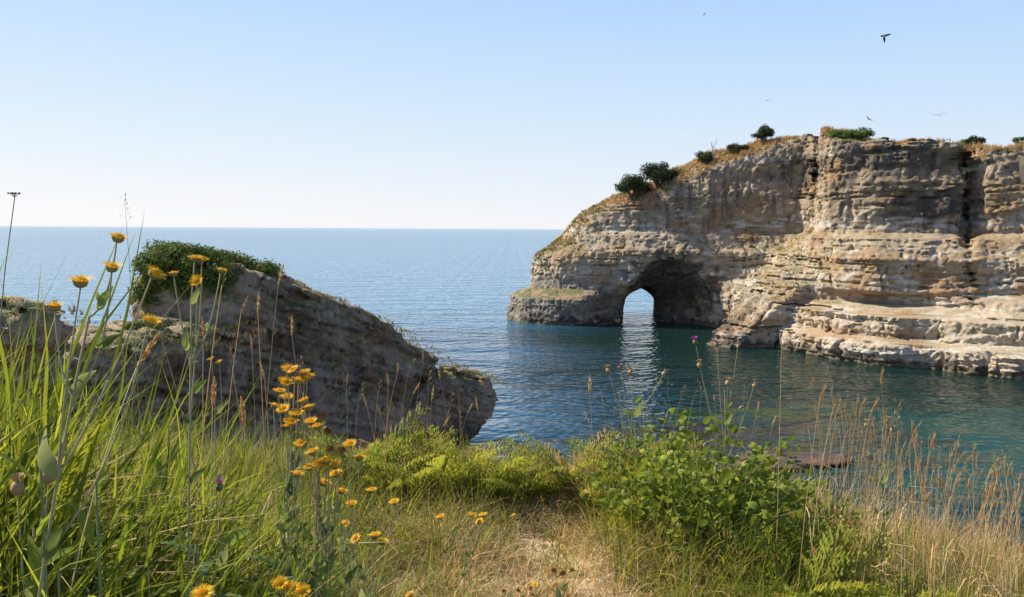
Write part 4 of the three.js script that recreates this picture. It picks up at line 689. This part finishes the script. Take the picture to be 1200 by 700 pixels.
daisy('yellow daisy plant with a brown head among yellow ones beside the sandy path', [.0, .04], [[516, 606, 3.1, 0], [540, 593, 3.15, 3], [566, 604, 3.1, 0], [562, 612, 3.1, 2], [553, 604, 3.1, 2]], path, { thick: .0018, leaves: 8, leaf: .045 });
daisy('yellow daisies half hidden in the green bank just above the ground', [-.02, .05], [[328, 684, 1.75, 0, 0, .6], [341, 690, 1.75, 2, .1, .6], [353, 693, 1.75, 0, .2, .6]], null, { thick: .0018 });
daisy('single big yellow daisy low in the thick green grass', [0, .04], [[237, 697, 1.15, 0, 0, .4]], null, { size: .02, thick: .002 });
daisy('faded brown daisy plant with spent heads on the sandy path', [0, .03], [[649, 669, 2.9, 3], [660, 672, 2.9, 3], [670, 668, 2.95, 3]], null, { thick: .0016, leaves: 4, stem: [.24, .16, .09] });
const far = 'small far daisies', fl = 'tiny yellow daisy head on thin stem among the ferns and dry grass';
for (const [u, v, d, k] of [[636, 586, 4.2, 3], [640, 596, 4.2, 3], [590, 693, 2.8, 3], [607, 692, 2.8, 3], [622, 690, 2.8, 3], [655, 592, 4.2, 3], [602, 604, 3.9, 0], [480, 697, 2.4, 0], [627, 686, 2.9, 2], [566, 557, 4.6, 0]]) daisy(fl, [0, .03], [[u, v, d, k]], far, { thick: .0013, leaves: 3, leaf: .04, size: .014 });

// -- knapweed and thistles
const tuftHead = [[.42, .1, .4], [.4, .28, .14]].map((c, k) => { const q = rng(700 + k), B = new Builder(); B.blob(V(0, 0, 0), .0075, .0085, .0075, k ? [.3, .2, .1] : [.13, .12, .06], 9, 6, .2, q); for (let j = 0; j < 46; j++) { const a = q() * TAU, s = .25 + .75 * q(), p = V(Math.cos(a) * .004 * s, .006, Math.sin(a) * .004 * s); B.strip([p, V(p.x * 2, .013, p.z * 2), V(p.x * 3.1, .0185 - .004 * s, p.z * 3.1)], [.0006, .0008, .0002], V(-Math.sin(a), 0, Math.cos(a)), vary(q, c, .25)); } return B.build(); });
function knapweed(label, rootOff, heads, name = 'knapweed_plant') {
  const r = rng(daisySeed++), tips = heads.map((h) => at(h[0], h[1], h[2])), mid = tips.reduce((s, p) => s.add(p), V(0, 0, 0)).multiplyScalar(1 / tips.length), x = mid.x + rootOff[0], z = mid.z + rootOff[1], y = ground(x, z), t = thing(name, label, 'plant', [x, y, z]), S = new Builder();
  const trunk = bezier(V(0, -.03, 0), V(0, (mid.y - y) * .5, 0), V((mid.x - x) * .9, (mid.y - y) * .9, (mid.z - z) * .9), 10), c = [.3, .27, .13]; S.tube(trunk, trunk.map((_, k) => .0034 - .00016 * k), c, 6);
  tips.forEach((p, k) => { const e = p.clone().sub(t.position), from = trunk[5 + Math.floor(r() * 5)], m = from.clone().lerp(e, .5).add(V(0, -.04, 0)), br = bezier(from, m, e, 7); S.tube(br, br.map((_, i) => .002 - .0001 * i), c, 5); const h = mesh('flower_head', tuftHead[heads[k][3]], discMat, t); h.position.copy(e); h.scale.setScalar((heads[k][4] ?? 1.25) * 1.35); nod(h, e.clone().sub(br[5])); if (heads[k][3] === 0) h.userData.label = 'purple flower head'; });
  for (let k = 0; k < 14; k++) { const a = k * 2.4, l = mesh('leaf', daisyLeaf[k % 4], bladeMat, t); l.position.copy(trunk[2 + Math.floor(k * .55)]); l.scale.setScalar(.05 + .05 * r()); nod(l, V(Math.cos(a), .5, Math.sin(a))); }
  mesh('stem', S.build(), stemMat, t);
}
knapweed('tall branched knapweed with two purple heads rising from the leafy bush', [.02, .02], [[815, 401, 3.9, 0], [840, 404, 3.9, 0, 1], [865, 406, 3.9, 1, .8], [853, 449, 3.9, 1], [820, 428, 3.9, 1], [884, 452, 3.9, 1, .9], [868, 478, 3.9, 1, .7]]);
knapweed('shorter knapweed with one purple head and pale seed heads before the blue bay', [.05, .02], [[727, 431, 4.2, 0, 1], [713, 434, 4.2, 1], [739, 436, 4.2, 1, 1.2], [778, 438, 4.2, 1, 1.1]]);
knapweed('knapweed gone to seed standing in the golden grass of the slope', [.06, .0], [[1016, 498, 4.1, 1], [1039, 494, 4.1, 1], [1046, 504, 4.1, 1, 1.1], [1018, 535, 4.1, 1, .9]]);
knapweed('small knapweed with one purple head hidden in the green bank', [0, .02], [[257, 571, 1.9, 0, .9]]);
knapweed('withered brown thistle head in the shade of the green bank', [.0, .05], [[58, 556, 1.35, 1, 1.3], [20, 572, 1.35, 1, 1.1]], 'withered_thistle');
for (const [u, v, d, g] of [[230, 636, 1.6, 0], [330, 655, 1.9, 1]]) { // spiny rosettes
  const p = at(u, v, d), y = ground(p.x, p.z), r = rng(u), t = thing('spiny_thistle', g ? 'small spiny thistle rosette at the foot of the daisy clump' : 'spiny green thistle with pale ribs in the thick grass', 'plant', [p.x, y, p.z]), S = new Builder(), h = Math.max(.06, p.y - y);
  S.tube([V(0, -.02, 0), V(0, h * .5, 0), V(0, h, 0)], [.005, .004, .003], [.2, .24, .1], 6); mesh('stem', S.build(), stemMat, t);
  for (let k = 0; k < 26; k++) { const B = new Builder(), a = k * 2.4, L = .05 + .07 * r(), c = vary(r, [.13, .2, .05], .2), pts = [], half = []; for (let s = 0; s <= 10; s++) { const q = s / 10; pts.push(V(Math.cos(a) * L * q, L * (.5 * q - .35 * q * q), Math.sin(a) * L * q)); half.push(s === 10 ? 0 : L * (s % 2 ? .2 : .07) * (1 - q * .6)); } B.strip(pts, half, V(-Math.sin(a), .1, Math.cos(a)), c, .3, V(0, 1, 0)); mesh('leaf', B.build(), bladeMat, t).position.y = h * (.2 + .8 * k / 26); }
}

// -- ferns
const frondGeo = [0, 1, 2, 3].map((v) => { // length 1, growing along +y and arching to -z, twice divided
  const q = rng(800 + v), B = new Builder(), c0 = [[.29, .32, .035], [.36, .36, .045], [.23, .28, .035], [.46, .33, .1]][v], spine = [], N = 17;
  for (let k = 0; k <= N; k++) { const t = k / N; spine.push(V(.03 * Math.sin(t * 5 + v), t - .16 * t * t, -.42 * t * t)); }
  B.tube(spine, spine.map((_, k) => .007 * (1.15 - k / N)), [.22, .2, .07], 4);
  for (let k = 4; k < N; k++) for (const s of [-1, 1]) {
    if (q() < .06) continue;                                                    // here and there one is torn off
    const t = k / N, L = (.3 * Math.pow(1 - (t - .2), .9) + .02) * (.8 + .35 * q()), p = spine[k], dir = V(s, .45 + .25 * q(), -.1 - .3 * t + (q() - .5) * .4).normalize(), M = Math.max(4, Math.round(L * 34)), brown = q() < .12, sag = .2 + .3 * q();
    for (let j = 1; j <= M; j++) { const w = j / M, o = V(p.x + dir.x * L * w, p.y + dir.y * L * w - .1 * L * w * w, p.z + dir.z * L * w - sag * L * w * w), n = .075 * (1 - .8 * w) * (L / .3) + .008, c = vary(q, brown && w > .5 ? [.3, .17, .06] : c0, .2); for (const e of [-1, 1]) { const tip = V(o.x + dir.x * n * .5 - e * s * dir.y * n * .3, o.y + e * n * .95 + dir.y * n * .3, o.z + (q() - .5) * n - n * .3); B.strip([o, o.clone().lerp(tip, .5), tip], [.007, .0105, .001], dir, c); } }
  }
  return B.build();
});
function fern(u, v, d, size, n, label, group, dry) {
  const r = rng(Math.round(u * 7 + v)), p = at(u, v, d), y = ground(p.x, p.z), t = thing('fern', label, 'fern', [p.x, y, p.z], group);
  for (let k = 0; k < n; k++) { const a = k / n * TAU + r() * .8, f = mesh('frond', frondGeo[dry && k % 3 === 0 ? 3 : Math.floor(r() * 3)], bladeMat, t), h = new THREE.Euler(-(.02 + .5 * r()), a, 0, 'YXZ'); f.rotation.copy(h); f.scale.setScalar(size * (.7 + .5 * r())); f.position.y = -.02; }
}
{
  const g = 'ferns along the edge of the drop', l = 'yellow green fern in the fern belt along the edge above the bay';
  for (const [u, v, d, s, n] of [[446, 600, 4.75, .56, 7], [478, 596, 4.8, .6, 8], [512, 602, 4.75, .58, 7], [545, 600, 4.8, .54, 7], [575, 604, 4.8, .52, 6], [604, 606, 4.75, .46, 6], [425, 596, 4.9, .5, 6], [640, 606, 4.8, .5, 6], [675, 600, 4.7, .54, 7], [392, 585, 4.9, .46, 5]]) fern(u, v, d, s, n, l, g, (u | 0) % 3 === 0);
  const g2 = 'ferns behind the leafy bush', l2 = 'bright green fern growing behind the leafy bush';
  for (const [u, v, d, s, n] of [[738, 590, 4.3, .62, 8], [772, 592, 4.35, .68, 8], [808, 590, 4.4, .68, 8], [845, 592, 4.4, .64, 8], [880, 600, 4.3, .58, 7], [706, 596, 4.8, .42, 6]]) fern(u, v, d, s, n, l2, g2, false);
  const g3 = 'ferns on the shaded side of the bush', l3 = 'fern on the shaded side of the leafy bush above the golden slope';
  for (const [u, v, d, s, n] of [[918, 690, 3.5, .62, 7], [938, 720, 3.3, .56, 7], [1015, 730, 3.3, .55, 7], [1075, 745, 3.3, .52, 7], [960, 705, 3.6, .54, 7]]) fern(u, v, d, s, n, l3, g3, false);
}

// -- the leafy bush
{
  const r = rng(1000), base = at(822, 700, 3.9), y = ground(base.x, base.z), t = thing('leafy_bush', 'dense bright green leafy bush at the right side of the sandy path', 'bush', [base.x, y, base.z]), W = new Builder();
  const shapes = [0, 1, 2, 3, 4].map((k) => { const B = new Builder(), q = rng(1010 + k), c = [[.18, .24, .024], [.25, .31, .03], [.13, .185, .022], [.33, .36, .045], [.16, .22, .028]][k], pts = [], half = []; for (let s = 0; s <= 8; s++) { const u = s / 8; pts.push(V(0, u - .1 * u * u, -.3 * u * u)); half.push(s === 8 ? 0 : (.27 + .1 * q()) * Math.pow(Math.sin(Math.PI * Math.pow(u * .93 + .05, .62)), .8) * (s % 2 ? 1.12 : .86)); } B.strip(pts, half, V(1, 0, 0), vary(q, c, .1), .3, V(0, -.2, -1)); return B.build(); });
  const gloss = leafy([1, 1, 1], .5, { vertexColors: true, roughness: .8, specularIntensity: .3 }), all = [];
  for (let k = 0; k < 120; k++) {
    const a = r() * TAU, q = Math.sqrt(r()), h = .7 * (1 - .5 * q * q) * (.55 + .6 * r()), e = V(Math.cos(a) * .6 * q, h, Math.sin(a) * .46 * q), st = bezier(V(Math.cos(a) * .06, -.03, Math.sin(a) * .06), V(e.x * .35, h * .65, e.z * .35), e, 8);
    W.tube(st, st.map((_, i) => .0042 - .0004 * i), vary(r, [.15, .13, .06], .25), 5);
    for (let i = 3; i <= 8; i++) for (let j = 0; j < 3; j++) { const b = r() * TAU, p = st[i].clone().add(V(Math.cos(b) * .03, (r() - .5) * .03, Math.sin(b) * .03)); all.push({ p, L: (.022 + .042 * r()) * (i === 8 ? .85 : 1), d: V(Math.cos(b), .1 + .6 * r(), Math.sin(b)), roll: (r() - .5) * 1.2, k: Math.floor(r() * 5), show: p.y * 1.2 + p.z * .9 + .1 * r() }); }
  }
  all.sort((a, b) => b.show - a.show);
  const m = new THREE.Object3D(), rest = [[], [], [], [], []];
  all.forEach((l, i) => {
    m.position.copy(l.p); nod(m, l.d); m.rotateY(l.roll); m.scale.setScalar(l.L);
    if (i < 300) { const o = mesh('leaf', shapes[l.k], gloss, t); o.position.copy(m.position); o.quaternion.copy(m.quaternion); o.scale.copy(m.scale); }
    else { m.updateMatrix(); rest[l.k].push(shapes[l.k].clone().applyMatrix4(m.matrix)); }
  });
  tag(mesh('inner_leaves', mergeGeometries(rest.flat()), gloss, t), null, null, null, 'stuff');
  mesh('stem', W.build(), stemMat, t);
}

// -- broad leaves in the bank
for (const [u, v, d, n, L, label] of [[38, 505, 1.25, 7, .095, 'plant with large upright pale green leaves in the grass of the bank'], [190, 545, 2.0, 5, .11, 'low plant with broad yellowish lobed leaf in the grass of the bank'], [105, 560, 1.3, 5, .09, 'leafy green shoot beside the woody daisy stem'], [150, 600, 1.8, 6, .1, 'dark broad leaved plant deep in the green bank'], [405, 660, 2.4, 6, .06, 'small broad leaved weed at the edge of the dry grass'], [60, 660, 1.25, 5, .1, 'dark leafy plant low in the shade of the green bank']]) {
  const p = at(u, v, d), y = ground(p.x, p.z), r = rng(u), t = thing('broad_leaved_plant', label, 'plant', [p.x, y, p.z]), S = new Builder(), h = Math.max(.05, p.y - y); S.tube([V(0, -.02, 0), V(.01, h * .6, 0), V(.01, h, 0)], [.004, .0032, .002], G.stem, 6); mesh('stem', S.build(), stemMat, t);
  for (let k = 0; k < n; k++) { const a = k * 2.4 + r(), B = new Builder(), pts = [], half = [], c = vary(r, [.25, .31, .035], .25); for (let s = 0; s <= 8; s++) { const q = s / 8; pts.push(V(Math.cos(a) * L * (.5 * q + .3 * q * q), L * (q - .3 * q * q), Math.sin(a) * L * (.5 * q + .3 * q * q))); half.push(s === 8 ? 0 : L * .105 * Math.sin(Math.PI * Math.pow(q * .92 + .06, .8)) * (s % 2 ? 1.1 : .9)); } B.strip(pts, half, V(-Math.sin(a), 0, Math.cos(a)), c, .3, V(-Math.cos(a) * .5, 1, -Math.sin(a) * .5)); mesh('leaf', B.build(), bladeMat, t).position.y = h * (.4 + .6 * k / n); }
}

renderer.render(scene, camera);
